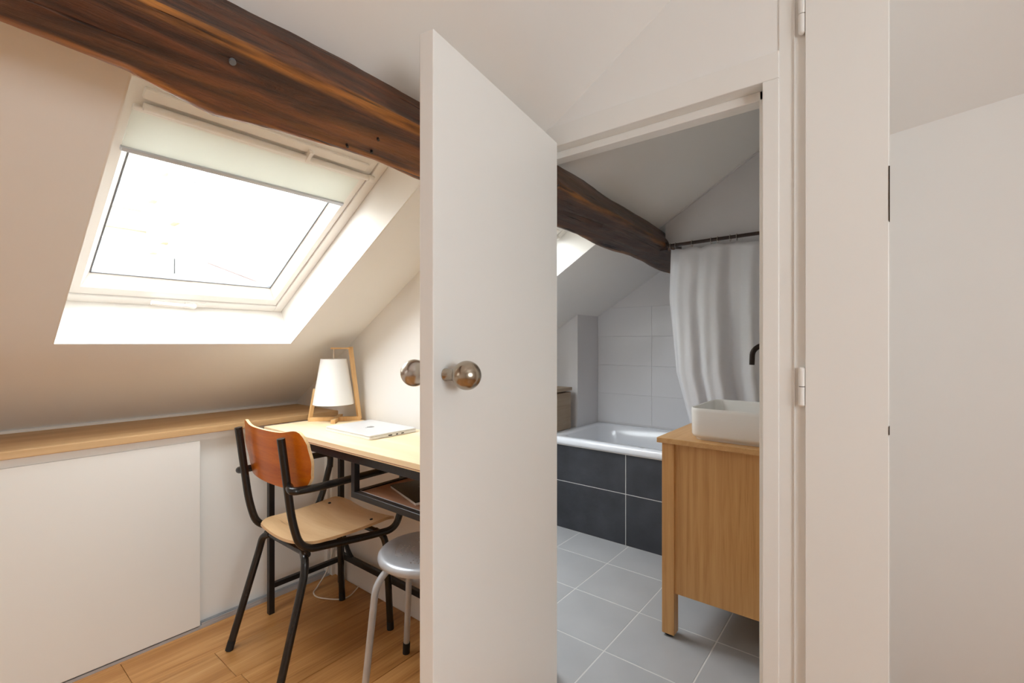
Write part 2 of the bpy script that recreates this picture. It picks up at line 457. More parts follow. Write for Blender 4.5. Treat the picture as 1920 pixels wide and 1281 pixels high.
# partition with the bathroom doorway
DXL, DXR = -0.900, -0.19          # rough opening
w = MB()
w.prism_y([(-2.5, -0.02), (DXL, -0.02), (DXL, roof_z(DXL) + 0.1), (-2.5, roof_z(-2.5) + 0.1)], WY, WT)
w.prism_y([(DXL, 1.767), (DXR, 1.767), (DXR, roof_z(DXR) + 0.1), (DXL, roof_z(DXL) + 0.1)], 1.224, WT)
w.build('wall_partition', 'paint', label='white partition wall behind the desk and over the bathroom doorway', cat='wall', kind='structure')
w = MB()
w.box((DXR, 1.221, -0.02), (0.007, WT, 2.3))
w.box((-0.10, WT, -0.02), (0.007, FAR + 0.1, 2.3))
w.build('wall_pier', 'paint_gloss', label='narrow white pier between the bathroom doorway and the alcove', cat='wall', kind='structure')
# door frame (head and two jambs with rebate and stop)
fr = empty('trim_1', (-0.5, 1.24, 0), 'white painted frame around the bathroom doorway', 'door frame', kind='structure')
ZR = 1.706
MB().box((DXL + 0.0, 1.217, ZR), (DXR, WT + 0.005, 1.769)).build('head', 'paint_gloss', fr, bevel=0.002)
MB().prism_z([(DXL, 1.217), (-0.797, 1.217), (-0.872, WT + 0.005), (DXL, WT + 0.005)], -0.01, ZR).build('jamb', 'paint_gloss', fr, bevel=0.002)
MB().box((-0.224, 1.217, -0.01), (DXR, WT + 0.005, ZR)).build('jamb', 'paint_gloss', fr, bevel=0.002)
MB().box((-0.85, 1.257, 1.684), (-0.224, 1.30, ZR)).build('stop', 'paint_gloss', fr, bevel=0.002)
MB().box((-0.238, 1.257, 0), (-0.224, 1.30, ZR)).build('stop', 'paint_gloss', fr, bevel=0.002)
# baseboard below the desk
MB().box((-2.06, 1.222, 0), (-0.90, WY + 0.004, 0.112)).build('baseboard_partition', 'paint_gloss', bevel=0.004, label='white baseboard along the partition under the desk', cat='baseboard', kind='structure')
# corner post where the knee wall meets the partition
c = empty('trim_2', (-2.08, 1.21, 0), 'white corner post between the sliding panels and the partition', 'trim', kind='structure')
MB().box((-2.10, 1.205, 0), (-2.045, WY + 0.003, 0.752)).build('post', 'panel_white', c, bevel=0.002)
MB().box((-2.10, 1.190, 0), (-2.06, 1.2035, 0.752)).build('side_channel', 'panel_white', c, bevel=0.002)

# ---- bathroom shell
w = MB()
w.box((-2.2, FAR, -0.02), (0.0, FAR + 0.1, 2.3))
w.build('wall_bathroom', 'paint_bath', label='white wall behind the bathtub', cat='wall', kind='structure', origin=(0, 0, 0))
BW = bpy.data.objects['wall_bathroom']
BX = -1.614
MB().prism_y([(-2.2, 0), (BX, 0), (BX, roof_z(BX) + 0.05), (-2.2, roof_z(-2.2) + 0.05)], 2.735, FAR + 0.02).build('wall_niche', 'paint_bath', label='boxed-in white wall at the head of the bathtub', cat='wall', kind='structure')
# bulkhead above the shower rail
w = MB()
w.prism_y([(-0.90, 1.61), (-0.815, 1.60), (-0.815, 1.535), (-0.05, 1.535), (-0.05, roof_z(-0.05) + 0.05), (-0.90, roof_z(-0.90) + 0.05)], 2.42, 2.46)
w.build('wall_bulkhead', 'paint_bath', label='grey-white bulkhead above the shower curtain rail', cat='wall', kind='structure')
# filler cornice line along the bulkhead
MB().hexa([(x, y, roof_z(x) + dz) for dz in (-0.004, 0.004) for x, y in ((-0.93, 2.405), (-0.10, 2.405), (-0.10, 2.42), (-0.93, 2.42))]).build('trim_3', 'paint_bath', label='thin pale bead where the bathroom slope meets the bulkhead', cat='trim', kind='structure')
# glazed wall tiles around the bath
tile_me = None
def tile_grid(parent, name, mat, xs, zs, y, th, facing, gap=0.0016, bev=0.001):
    cnt = 0
    first = {}
    for i in range(len(xs) - 1):
        for j in range(len(zs) - 1):
            wdt, hgt = xs[i + 1] - xs[i] - gap, zs[j + 1] - zs[j] - gap
            key = (round(wdt, 3), round(hgt, 3))
            loc = Vector(((xs[i] + xs[i + 1]) / 2, y, (zs[j] + zs[j + 1]) / 2))
            if key not in first:
                m_ = MB().box((-wdt / 2, -th, -hgt / 2), (wdt / 2, 0, hgt / 2))
                o = m_.build(name, mat, None, bevel=bev, seg=1, origin=(0, 0, 0))
                first[key] = o
            else:
                o = first[key].copy(); COL.objects.link(o)
            o.parent = parent; o.location = loc - WORLD[parent]
            cnt += 1
    return cnt
tile_grid(BW, 'wall_tile', 'wall_tile', [-1.614 + 0.4 * k for k in range(4)] + [-0.10], [0.545 + 0.2 * k for k in range(5)], FAR, 0.003, -1)

# ---- floors
fl = empty('floor', (-1.0, 0, 0), 'oak plank floor of the study', 'floor', kind='structure')
MB().box((-2.2, Y0, -0.06), (XR + 0.05, 1.30, -0.0145)).build('subfloor', 'oak_floor', fl)
MB().box((-0.0, 1.30, -0.06), (XR + 0.05, AY + 0.05, -0.0145)).build('subfloor', 'oak_floor', fl)
random.seed(4)
PW = 0.1873
protos = {}
k = 0
x = -1.300 + 4 * 0
xs = []
xx = -1.300
while xx > -2.13: xs.append(xx); xx -= PW
xs = xs[::-1]
xx = -1.300 + PW
while xx < XR + 0.1: xs.append(xx); xx += PW
for xi in xs:
    yy = Y0 - random.uniform(0.1, 1.2)
    yend = 1.233 if xi < 0.15 else AY
    while yy < yend:
        ln = random.choice((1.15, 1.45, 1.75))
        a, b_ = max(yy, Y0), min(yy + ln, yend)
        yy += ln
        if b_ - a < 0.05: continue
        m_ = MB().box((-PW / 2 + 0.0005, -(b_ - a) / 2 + 0.0006, -0.014), (PW / 2 - 0.0005, (b_ - a) / 2 - 0.0006, 0.0))
        key = round(b_ - a, 3)
        if key not in protos:
            o = m_.build('plank', 'oak_floor', None, bevel=0.0008, seg=1, origin=(0, 0, 0)); protos[key] = o
        else:
            o = protos[key].copy(); COL.objects.link(o)
        o.parent = fl; o.location = Vector((xi - PW / 2, (a + b_) / 2, 0)) - WORLD[fl]
bf = empty('floor', (-0.9, 1.9, 0), 'grey square-tiled floor of the bathroom', 'floor', kind='structure')
MB().box((-2.2, 1.26, -0.06), (0.0, FAR, -0.0009)).build('grout_bed', 'grout', bf)
tx = [-1.386 - 0.3 * 2, -1.386 - 0.3, -1.386, -1.086, -0.786, -0.486, -0.186, 0.114]
ty = [1.237, 1.516, 1.820, 2.126, 2.39]
TP = {}
for i in range(len(tx) - 1):
    for j in range(len(ty) - 1):
        if tx[i] > -0.2: continue
        wd, hd = tx[i + 1] - tx[i] - 0.005, ty[j + 1] - ty[j] - 0.005
        key = (round(wd, 3), round(hd, 3))
        if key not in TP:
            o = MB().box((-wd / 2, -hd / 2, -0.006), (wd / 2, hd / 2, 0)).build('floor_tile', 'floor_tile', None, bevel=0.0006, seg=1, origin=(0, 0, 0)); TP[key] = o
        else:
            o = TP[key].copy(); COL.objects.link(o)
        o.parent = bf; o.location = Vector(((tx[i] + tx[i + 1]) / 2, (ty[j] + ty[j + 1]) / 2, 0)) - WORLD[bf]
# black slate front of the bath
bp_ = empty('wall_bath_front', (-0.86, 2.39, 0), 'black slate-tiled panel under the bathtub rim', 'tiled panel', kind='structure')
MB().box((BX, 2.3752, 0), (-0.10, 2.40, 0.499)).build('grout_bed', 'grout', bp_)
zs = [0.0, 0.279, 0.497]
for j in range(2):
    for a, b_ in ((BX, -1.700 + 0.598), (-1.102, -0.502), (-0.502, -0.10)):
        m_ = MB().box((a + 0.002, 2.374, zs[j] + 0.002), (b_ - 0.002, 2.384, zs[j + 1] - 0.002))
        m_.build('slate_tile', 'slate', bp_, bevel=0.0005, seg=1)

# ================================================================== SKYLIGHTS
def skylight(idx, y0, y1, label, blind=True, detail=True):
    W = y1 - y0
    off = '_offscreen' if idx == 3 else ''
    root = empty('window_%d%s' % (idx, off), RP((y0 + y1) / 2, 0, 0.0), label, 'skylight', kind='structure')
    t = 0.004
    ln = MB()
    ln.rbox(y0, y0 + t, 0, S_TOP, 0.0005, 0.165); ln.rbox(y1 - t, y1, 0, S_TOP, 0.0005, 0.165)
    ln.rbox(y0 + t, y1 - t, 0, t, 0.0005, 0.165); ln.rbox(y0 + t, y1 - t, S_TOP - t, S_TOP, 0.0005, 0.165)
    ln.build('lining', 'frame_white', root)
    f = MB()
    a, b_ = y0 + 0.005, y1 - 0.005
    f.rbox(a, a + 0.034, 0.005, S_TOP - 0.005, 0.158, 0.235); f.rbox(b_ - 0.034, b_, 0.005, S_TOP - 0.005, 0.158, 0.235)
    f.rbox(a + 0.034, b_ - 0.034, 0.005, 0.040, 0.158, 0.235); f.rbox(a + 0.034, b_ - 0.034, S_TOP - 0.075, S_TOP - 0.005, 0.158, 0.235)
    f.build('frame', 'frame_white', root, bevel=0.0015)
    # sash: four chamfered members
    ga, gb, gs0, gs1 = y0 + 0.085, y1 - 0.081, 0.109, 0.776
    oa, ob, os0, os1 = a + 0.036, b_ - 0.036, 0.043, S_TOP - 0.078
    nf, nb = 0.164, 0.199
    ch = 0.020
    sm = MB()
    def ring(ya, yb, sa, sb, n): return [RP(ya, sa, n), RP(yb, sa, n), RP(yb, sb, n), RP(ya, sb, n)]
    outer_f = ring(oa, ob, os0, os1, nf); outer_b = ring(oa, ob, os0, os1, 0.225)
    inner_f = ring(ga - ch, gb + ch, gs0 - ch - 0.012, gs1 + ch, nf); inner_b = ring(ga, gb, gs0, gs1, nb); inner_bb = ring(ga, gb, gs0, gs1, 0.225)
    vs = outer_f + inner_f + inner_b + inner_bb + outer_b
    fs = []
    for q in range(4):
        e = (q + 1) % 4
        fs += [(q, e, 4 + e, 4 + q), (4 + q, 4 + e, 8 + e, 8 + q), (8 + q, 8 + e, 12 + e, 12 + q), (12 + q, 12 + e, 16 + e, 16 + q), (16 + q, 16 + e, e, q)]
    sm.add(vs, fs)
    sash = sm.build('sash', 'frame_white', root)
    g = MB(); e2 = 0.004
    for (u0, u1, s0, s1) in ((ga, ga + e2, gs0, gs1), (gb - e2, gb, gs0, gs1), (ga, gb, gs0, gs0 + e2), (ga, gb, gs1 - e2, gs1)):
        g.rbox(u0, u1, s0, s1, 0.198, 0.206)
    g.build('seal', 'seal_grey', sash)
    MB().rbox(ga, gb, gs0, gs1, 0.2065, 0.2105).build('pane', 'glass', sash)
    # outside flashing keeps the joint light-tight
    fo = MB()
    fo.rbox(y0 - 0.08, oa + 0.02, -0.08, S_TOP + 0.08, 0.222, 0.25); fo.rbox(ob - 0.02, y1 + 0.08, -0.08, S_TOP + 0.08, 0.222, 0.25)
    fo.rbox(oa, ob, -0.08, os0 + 0.02, 0.222, 0.25); fo.rbox(oa, ob, os1 - 0.02, S_TOP + 0.08, 0.222, 0.25)
    fo.build('flashing', 'zinc_dark', root)
    if detail:
        # ventilation bar along the top of the sash
        pts = [RP(ga - 0.01, 0.806, 0.150), RP(gb + 0.045, 0.806, 0.150)]
        bar = MB().tube(pts, 0.009, 12).build('vent_bar', 'frame_white', root, smooth=True, auto=40)
        MB().tube([RP(gb + 0.030, 0.806, 0.150), RP(gb + 0.052, 0.806, 0.150)], 0.0115, 12).build('end_cap', 'frame_white', bar, smooth=True, auto=40)
        ym = (ga + gb) / 2 + 0.10
        MB().rbox(ym - 0.005, ym + 0.005, 0.80, 0.835, 0.140, 0.166).build('bracket', 'frame_white', bar)
        MB().rbox(ga - 0.015, gb + 0.015, 0.822, 0.850, 0.154, 0.166).build('vent_flap', 'frame_white', root, bevel=0.003)
    if blind:
        bl = empty('skylight_blind', RP((y0 + y1) / 2, 0.66, 0.17), 'pale grey-white roller blind pulled part way down the study skylight', 'blind')
        MB().rbox(ga - 0.026, gb + 0.020, 0.783, 0.798, 0.155, 0.172).build('roller', 'frame_white', bl, bevel=0.004, seg=3)
        MB().rbox(ga - 0.024, gb + 0.018, 0.668, 0.786, 0.1605, 0.1625).build('fabric', 'blind_fabric', bl)
        MB().rbox(ga - 0.026, gb + 0.020, 0.656, 0.670, 0.1555, 0.1675).build('bottom_bar', 'alu', bl, bevel=0.003)
    # handle at the foot of the sash
    if detail:
        h = MB()
        ya = y0 + 0.245; yb = y0 + 0.375
        pts = spline([RP(ya, 0.060, 0.130), RP(ya + 0.05, 0.058, 0.127), RP(yb - 0.02, 0.055, 0.127), RP(yb, 0.045, 0.133), RP(yb + 0.008, 0.028, 0.150), RP(yb + 0.008, 0.022, 0.162)], 5)
        h.tube(pts, 0.0075, 10)
        hd = h.build('handle', 'frame_white', root, smooth=True, auto=50)
        MB().rbox(yb - 0.02, yb + 0.045, 0.014, 0.036, 0.153, 0.160).build('handle_plate', 'frame_white', hd, bevel=0.002)
    # sky portal (guides sampling only; gives off nothing)
    ld = bpy.data.lights.new('sky_portal' + off, 'AREA'); ld.shape = 'RECTANGLE'; ld.size = gb - ga; ld.size_y = gs1 - gs0
    ld.energy = 0.0
    try: ld.cycles.is_portal = True
    except Exception: pass
    lo = bpy.data.objects.new('sky_portal' + off, ld); COL.objects.link(lo)
    zax = Vector((-ST, 0, CT)); xax = Vector((0, 1, 0)); yax = zax.cross(xax)
    mt = Matrix((xax, yax, zax)).transposed().to_4x4(); mt.translation = RP((ga + gb) / 2, (gs0 + gs1) / 2, 0.215)
    lo.matrix_world = mt
    return root
skylight(1, HOLES[1][0], HOLES[1][1], 'white-framed skylight over the ledge looking onto rooftops')
skylight(2, HOLES[2][0], HOLES[2][1], 'white-framed skylight in the bathroom slope beyond the beam', blind=False)
skylight(3, HOLES[0][0], HOLES[0][1], 'white-framed skylight in the slope behind the camera', blind=False, detail=False)

# casement window in the right-hand wall (out of view)
sw = empty('window_4_offscreen', (XR + 0.06, (QW[0] + QW[1]) / 2, QW[2]), 'small white casement window in the wall to the right of the camera', 'window', kind='structure')
f = MB()
f.box((XR + 0.04, QW[0], QW[2]), (XR + 0.10, QW[0] + 0.05, QW[3])); f.box((XR + 0.04, QW[1] - 0.05, QW[2]), (XR + 0.10, QW[1], QW[3]))
f.box((XR + 0.04, QW[0] + 0.05, QW[2]), (XR + 0.10, QW[1] - 0.05, QW[2] + 0.05)); f.box((XR + 0.04, QW[0] + 0.05, QW[3] - 0.05), (XR + 0.10, QW[1] - 0.05, QW[3]))
f.build('window_frame', 'frame_white', sw, bevel=0.003)
MB().box((XR + 0.070, QW[0] + 0.05, QW[2] + 0.05), (XR + 0.074, QW[1] - 0.05, QW[3] - 0.05)).build('pane', 'glass', sw)
MB().box((XR - 0.06, QW[0] - 0.03, QW[2] - 0.025), (XR + 0.04, QW[1] + 0.03, QW[2])).build('window_sill', 'frame_white', sw, bevel=0.003)
ld = bpy.data.lights.new('sky_portal_offscreen', 'AREA'); ld.shape = 'RECTANGLE'; ld.size = QW[3] - QW[2]; ld.size_y = QW[1] - QW[0]
ld.energy = 0.0
try: ld.cycles.is_portal = True
except Exception: pass
lo = bpy.data.objects.new('sky_portal_offscreen', ld); COL.objects.link(lo)
lo.location = (XR + 0.08, (QW[0] + QW[1]) / 2, (QW[2] + QW[3]) / 2); lo.rotation_euler = (0, R(90), 0)

# ================================================================== BEAMS
def beam(name, mat, ya, yb, label, low, hi, seed, worn=1.0):
    NY = int((yb - ya) / 0.012); prof = []
    # profile in (s, n): right top -> right arris -> left arris -> left top
    def arc(c, r, a0, a1, n):
        return [(c[0] + r * math.cos(R(a0 + (a1 - a0) * i / n)), c[1] + r * math.sin(R(a0 + (a1 - a0) * i / n))) for i in range(n + 1)]
    vs, fs, wear = [], [], []
    NP = None
    for j in range(NY + 1):
        y = ya + (yb - ya) * j / NY
        sl, sh, dep = low(y), hi(y), 0.123 + 0.004 * math.sin(y * 5.1 + seed)
        r1, r2 = 0.016, 0.020
        pr = []
        for i in range(13): pr.append((sh + 0.003, 0.02 - (dep + 0.02 - r1) * i / 12, 1, 0, 0.0))
        for i in range(1, 7):
            a = -90.0 * i / 6
            pr.append((sh - r1 + 0.003 + r1 * math.cos(R(a)), -dep + r1 + r1 * math.sin(R(a)), math.cos(R(a)), math.sin(R(a)), 1.0))
        wd = (sh - r1) - (sl + r2)
        for i in range(1, 17): pr.append((sh - r1 - wd * i / 17, -dep, 0, -1, 0.0))
        for i in range(0, 7):
            a = -90.0 - 90.0 * i / 6
            pr.append((sl + r2 + r2 * math.cos(R(a)), -dep + r2 + r2 * math.sin(R(a)), math.cos(R(a)), math.sin(R(a)), 0.7))
        for i in range(1, 9): pr.append((sl, -dep + r2 + (dep + 0.02 - r2) * i / 8, -1, 0, 0.0))
        NP = len(pr)
        for s_, n_, ds, dn, wv in pr:
            p = Vector((s_ * 1.0, y * 0.16, n_)) + Vector((seed, 0, 0))
            d = noise.fractal(p * 26.0, 1.0, 2.0, 5) * 0.0042 + noise.noise(Vector((s_ * 9, y * 2.3, n_ * 9 + seed))) * 0.006
            crack = noise.noise(Vector((s_ * 60, y * 1.6, n_ * 60 + seed * 3)))
            if crack > 0.52: d -= (crack - 0.52) * 0.03
            vs.append(RP(y, s_ + ds * d, n_ + dn * d)); 
            wear.append(wv * (0.8 + 0.9 * noise.noise(Vector((seed, y * 3.1, s_ * 5)))) + max(0, noise.noise(Vector((s_ * 14 + 5, y * 1.3, n_ * 14 + seed)))) * 0.35)
    for j in range(NY):
        for i in range(NP - 1):
            fs.append((j * NP + i, j * NP + i + 1, (j + 1) * NP + i + 1, (j + 1) * NP + i))
        fs.append((j * NP + NP - 1, j * NP, (j + 1) * NP, (j + 1) * NP + NP - 1))
    fs.append(tuple(range(NP))); fs.append(tuple(NY * NP + i for i in range(NP - 1, -1, -1)))
    m_ = MB().add(vs, fs)
    o = m_.build(name, mat, None, smooth=True, label=label, cat='beam', origin=RP((ya + yb) / 2, 1.12, 0))
    at = o.data.attributes.new('wear', 'FLOAT', 'POINT')
    at.data.foreach_set('value', [max(0.0, min(1.0, w_ * worn)) for w_ in wear])
    return o
LOWP = [(-3, .97), (-0.2, .968), (.068, .966), (.207, .971), (.281, .986), (.344, .998), (.407, .990), (.502, .982), (.682, .972), (.82, .979), (1.3, .975)]
def low_office(y):
    for (a, va), (b_, vb) in zip(LOWP, LOWP[1:]):
        if a <= y <= b_:
            v = va + (vb - va) * (y - a) / (b_ - a); break
    else: v = .975
    return 1.049 + (-v + .975) / CT
ob = beam('ceiling_beam', 'beam_office', Y0 - 0.02, WY + 0.02, 'rough brown timber beam crossing the slope above the study skylight', low_office, lambda y: 1.186 + 0.004 * math.sin(y * 4), 2.0)
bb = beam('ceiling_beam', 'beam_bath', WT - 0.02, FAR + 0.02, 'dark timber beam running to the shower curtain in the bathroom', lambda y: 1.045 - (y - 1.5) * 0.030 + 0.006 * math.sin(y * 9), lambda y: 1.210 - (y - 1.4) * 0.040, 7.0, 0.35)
# iron nails and knot plugs on the study beam
for y, s_, r_ in ((0.335, 1.155, 0.0055), (0.60, 1.075, 0.003), (0.655, 1.120, 0.003), (0.66, 1.083, 0.003)):
    nl = MB().lathe([(r_, 0), (r_, 0.008)], RP(y, s_, -0.117), (ST, 0, -CT), 10)
    nl.build('nail', 'black_steel' if r_ < 0.005 else 'seal_grey', ob)

# ================================================================== KNEE WALL FRONT
lg = MB().prism_y([(-2.042, 0.752), (-2.042, 0.777), (-2.50, 0.777), (-2.50, 0.752)], Y0 + 0.02, WY + 0.002)
lg.build('ledge_shelf', 'oak_ledge', bevel=0.002, label='long oak ledge board along the foot of the sloping wall', cat='shelf')
MB().hexa([(x_, y_, z_) for z_, xs_ in ((0.7765, (-2.47, -2.437)), (0.787, (-2.47, -2.4335))) for x_, y_ in ((xs_[0], Y0 + 0.02), (xs_[1], Y0 + 0.02), (xs_[1], WY), (xs_[0], WY))]).build('trim_6', 'frame_white', label='white filler bead between the ledge and the slope', cat='trim', kind='structure')
tr_ = empty('trim_4', (-2.09, -0.5, 0), 'slim track with grey aluminium runners guiding the sliding panels', 'track', kind='structure')
MB().box((-2.15, Y0 + 0.02, 0.724), (-2.064, 1.19, 0.7515)).build('top_fascia', 'panel_white', tr_)
tk = MB(); tk.box((-2.135, Y0 + 0.02, 0.0), (-2.0590, 1.20, 0.010))
for xx, ya_ in ((-2.0615, 0.67), (-2.0725, 0.67), (-2.0805, 0.67), (-2.106, Y0 + 0.02)): tk.box((xx - 0.0014, ya_, 0.010), (xx + 0.0014, 1.20, 0.020))
tk.build('bottom_runner', 'alu', tr_)
MB().box((-2.076, Y0 + 0.05, 0.014), (-2.058, 0.665, 0.7235)).build('sliding_panel', 'panel_white', bevel=0.0015, label='wide plain white sliding panel in the front track', cat='sliding door')
MB().box((-2.103, 0.60, 0.014), (-2.085, 1.19, 0.7235)).build('sliding_panel', 'panel_white', bevel=0.0015, label='white sliding panel in the rear track behind the chair', cat='sliding door')

# ================================================================== DOOR LEAF (open)
HP = Vector((-0.774, 1.192, 0)); DD = Vector((0.163, -0.987, 0)).normalized(); DN = Vector((0.987, 0.163, 0)).normalized()
DW, DT, DZ0, DZ1 = 0.590, 0.034, 0.008, 1.703
def DP(a, n, z): return HP + DD * a + DN * n + Vector((0, 0, z))
dr = empty('door_1', HP + Vector((0, 0, 0.008)), 'plain white bathroom door standing wide open with round metal knobs', 'door', kind='structure')
MB().hexa([DP(0, -DT, DZ0), DP(DW, -DT, DZ0), DP(DW, 0, DZ0), DP(0, 0, DZ0), DP(0, -DT, DZ1), DP(DW, -DT, DZ1), DP(DW, 0, DZ1), DP(0, 0, DZ1)]).build('leaf', 'paint_gloss', dr, bevel=0.002)
for sgn, base, a_, mt in ((1, 0.0, 0.553, 'nickel'), (-1, -DT, 0.545, 'nickel_bright')):
    c0 = DP(a_, base, 1.037); ax = DN * sgn
    pr = [(0.0125, -0.001), (0.0125, 0.003), (0.0115, 0.004), (0.0112, 0.024), (0.0135, 0.027)]
    kn = MB().lathe(pr, c0, ax, 28)
    ko = kn.build('knob_neck', mt, dr, smooth=True, auto=45)
    rr = 0.0285; ball = [(rr * math.sin(R(t)), 0.052 - rr * math.cos(R(t))) for t in range(24, 181, 6)]
    MB().lathe(ball, c0, ax, 36).build('knob', mt, ko, smooth=True)
for z in (0.25, 1.45):
    MB().lathe([(0.006, 0), (0.006, 0.08)], DP(-0.006, -0.022, z), (0, 0, 1), 12).build('hinge', 'paint_gloss', dr, smooth=True, auto=40)

# narrow cupboard door in the pier
d2 = empty('door_2', (-0.066, 1.212, 0.01), 'tall narrow white cupboard door in the pier with painted-over hinges', 'door', kind='structure')
MB().box((-0.1375, 1.207, 0.01), (0.0055, 1.2215, 2.17)).build('leaf', 'paint_gloss', d2, bevel=0.0012)
for z in (0.137, 0.96, 1.783):
    kn = MB().lathe([(0.004, 0), (0.0068, 0.003), (0.0068, 0.0425)], (-0.1445, 1.2115, z), (0, 0, 1), 14)
    kn.lathe([(0.0068, 0.0440), (0.0068, 0.083), (0.004, 0.086)], (-0.1445, 1.2115, z), (0, 0, 1), 14)
    hg = kn.build('hinge', 'paint_gloss', d2, smooth=True, auto=40)
    MB().lathe([(0.0055, 0.042), (0.0055, 0.0445)], (-0.1445, 1.2115, z), (0, 0, 1), 12).build('hinge_joint', 'dirt', hg)
    MB().box((-0.1380, 1.2085, z + 0.004), (-0.1366, 1.2215, z + 0.045)).build('hinge_gap', 'dirt', hg)
MB().box((0.0052, 1.2062, 1.345), (0.0072, 1.2200, 1.455)).build('latch_plate', 'dirt', d2)
MB().box((0.0052, 1.2062, 0.915), (0.0068, 1.2200, 0.932)).build('latch_plate', 'dirt', d2)
MB().box((-0.1600, 1.2165, -0.01), (-0.1585, 1.2215, 2.17)).build('trim_5', 'paint_gloss', label='fine raised bead beside the narrow cupboard door', cat='trim', kind='structure')

# ================================================================== DESK
dk = empty('desk', (-1.45, 1.04, 0), 'shallow desk with pale wood top on a black steel frame', 'desk')
DX0, DX1, DY0, DY1 = -1.978, -0.93, 0.866, 1.212
MB().box((DX0, DY0, 0.737), (DX1, DY1, 0.760)).build('tabletop', 'desk_wood', dk, bevel=0.0015)
MB().box((DX0 + 0.001, DY0 - 0.0008, 0.7415), (DX1 - 0.001, DY0 + 0.004, 0.7435)).build('edge_line', 'shelf_brown', dk)
T = 0.022
fx0, fx1, fy0, fy1 = DX0 + 0.012, DX1 - 0.012, DY0 + 0.006, DY1 - 0.004
for (a, b_) in (((fx0, fy0), (fx1, fy0 + T)), ((fx0, fy1 - T), (fx1, fy1)), ((fx0, fy0 + T), (fx0 + T, fy1 - T)), ((fx1 - T, fy0 + T), (fx1, fy1 - T))):
    MB().box((a[0], a[1], 0.710), (b_[0], b_[1], 0.737)).build('frame_rail', 'black_steel', dk, bevel=0.001, seg=1)
for px in (fx0, fx1 - T):
    for py in (fy0, fy1 - T):
        MB().box((px, py, 0.0), (px + T, py + T, 0.7105)).build('leg', 'black_steel', dk, bevel=0.0015, seg=1)
for px in (fx0, fx1 - T):
    MB().box((px + 0.002, fy0 + T - 0.001, 0.102), (px + T - 0.002, fy1 - T + 0.001, 0.122)).build('stretcher', 'black_steel', dk, bevel=0.001, seg=1)
MB().box((fx0 + T - 0.001, fy1 - T + 0.002, 0.118), (fx1 - T + 0.001, fy1 - 0.002, 0.142)).build('stretcher', 'black_steel', dk, bevel=0.001, seg=1)
# curved gussets at the rear stretcher
for sx, xa in ((1, fx0 + T), (-1, fx1 - T)):
    pts = [(xa + sx * 0.115 * t, fy1 - T / 2, 0.135 + 0.125 * (1 - t) ** 2.4) for t in [i / 10 for i in range(11)]]
    g = MB()
    lo, hi = [], []
    for p in pts: g_ = p
    vs = []; n_ = len(pts)
    for p in pts: vs += [(p[0], p[1] - 0.008, p[2] - 0.018), (p[0], p[1] + 0.008, p[2] - 0.018), (p[0], p[1] + 0.008, p[2]), (p[0], p[1] - 0.008, p[2])]
    fs = []
    for i in range(n_ - 1):
        for k in range(4): fs.append((i * 4 + k, i * 4 + (k + 1) % 4, (i + 1) * 4 + (k + 1) % 4, (i + 1) * 4 + k))
    fs += [(3, 2, 1, 0), tuple((n_ - 1) * 4 + k for k in range(4))]
    g.add(vs, fs).build('gusset', 'black_steel', dk)
# open cubby hung below the top
cx0, cx1 = -1.366, DX1 - 0.03
cub = MB()
MB().box((cx0, fy0, 0.596), (cx1, fy0 + 0.020, 0.616)).build('cubby_rail', 'black_steel', dk, bevel=0.001, seg=1)
MB().box((cx0, fy1 - 0.020, 0.596), (cx1, fy1, 0.616)).build('cubby_rail', 'black_steel', dk, bevel=0.001, seg=1)
MB().box((cx0, fy0 + 0.020, 0.596), (cx0 + 0.020, fy1 - 0.020, 0.616)).build('cubby_rail', 'black_steel', dk, bevel=0.001, seg=1)
for px in (cx0, cx1 - 0.020):
    for py in (fy0, fy1 - 0.020):
        MB().box((px, py, 0.6155), (px + 0.020, py + 0.020, 0.7105)).build('cubby_post', 'black_steel', dk, bevel=0.001, seg=1)
MB().box((cx0 + 0.020, fy0 + 0.020, 0.600), (cx1, fy1 - 0.020, 0.612)).build('cubby_shelf', 'shelf_brown', dk)
MB().box((cx0 + 0.0205, fy0 + 0.0202, 0.6122), (cx1, fy0 + 0.0235, 0.6160)).build('cubby_edge', 'alu', dk)

# magazine lying in the cubby
mg = empty('magazine', (-1.16, 1.0, 0.612), 'black-covered magazine lying in the open cubby below the desk top', 'magazine')
a = R(-20); ca, sa = math.cos(a), math.sin(a)
def rect(cx, cy, w, h, ang):
    c_, s_ = math.cos(ang), math.sin(ang)
    return [(cx + c_ * dx * w / 2 - s_ * dy * h / 2, cy + s_ * dx * w / 2 + c_ * dy * h / 2) for dx, dy in ((-1, -1), (1, -1), (1, 1), (-1, 1))]
MB().prism_z(rect(-1.178, 1.030, 0.21, 0.165, R(-17)), 0.6122, 0.6205).build('pages', 'paper', mg)
MB().prism_z(rect(-1.178, 1.030, 0.213, 0.168, R(-17)), 0.6203, 0.6222).build('cover', 'magazine_black', mg)
for q in range(2):
    MB().prism_z(rect(-1.19 + 0.055 * q, 1.03 - 0.017 * q, 0.045, 0.02, R(-17)), 0.6222, 0.6226).build('cover_print', 'zinc', mg)

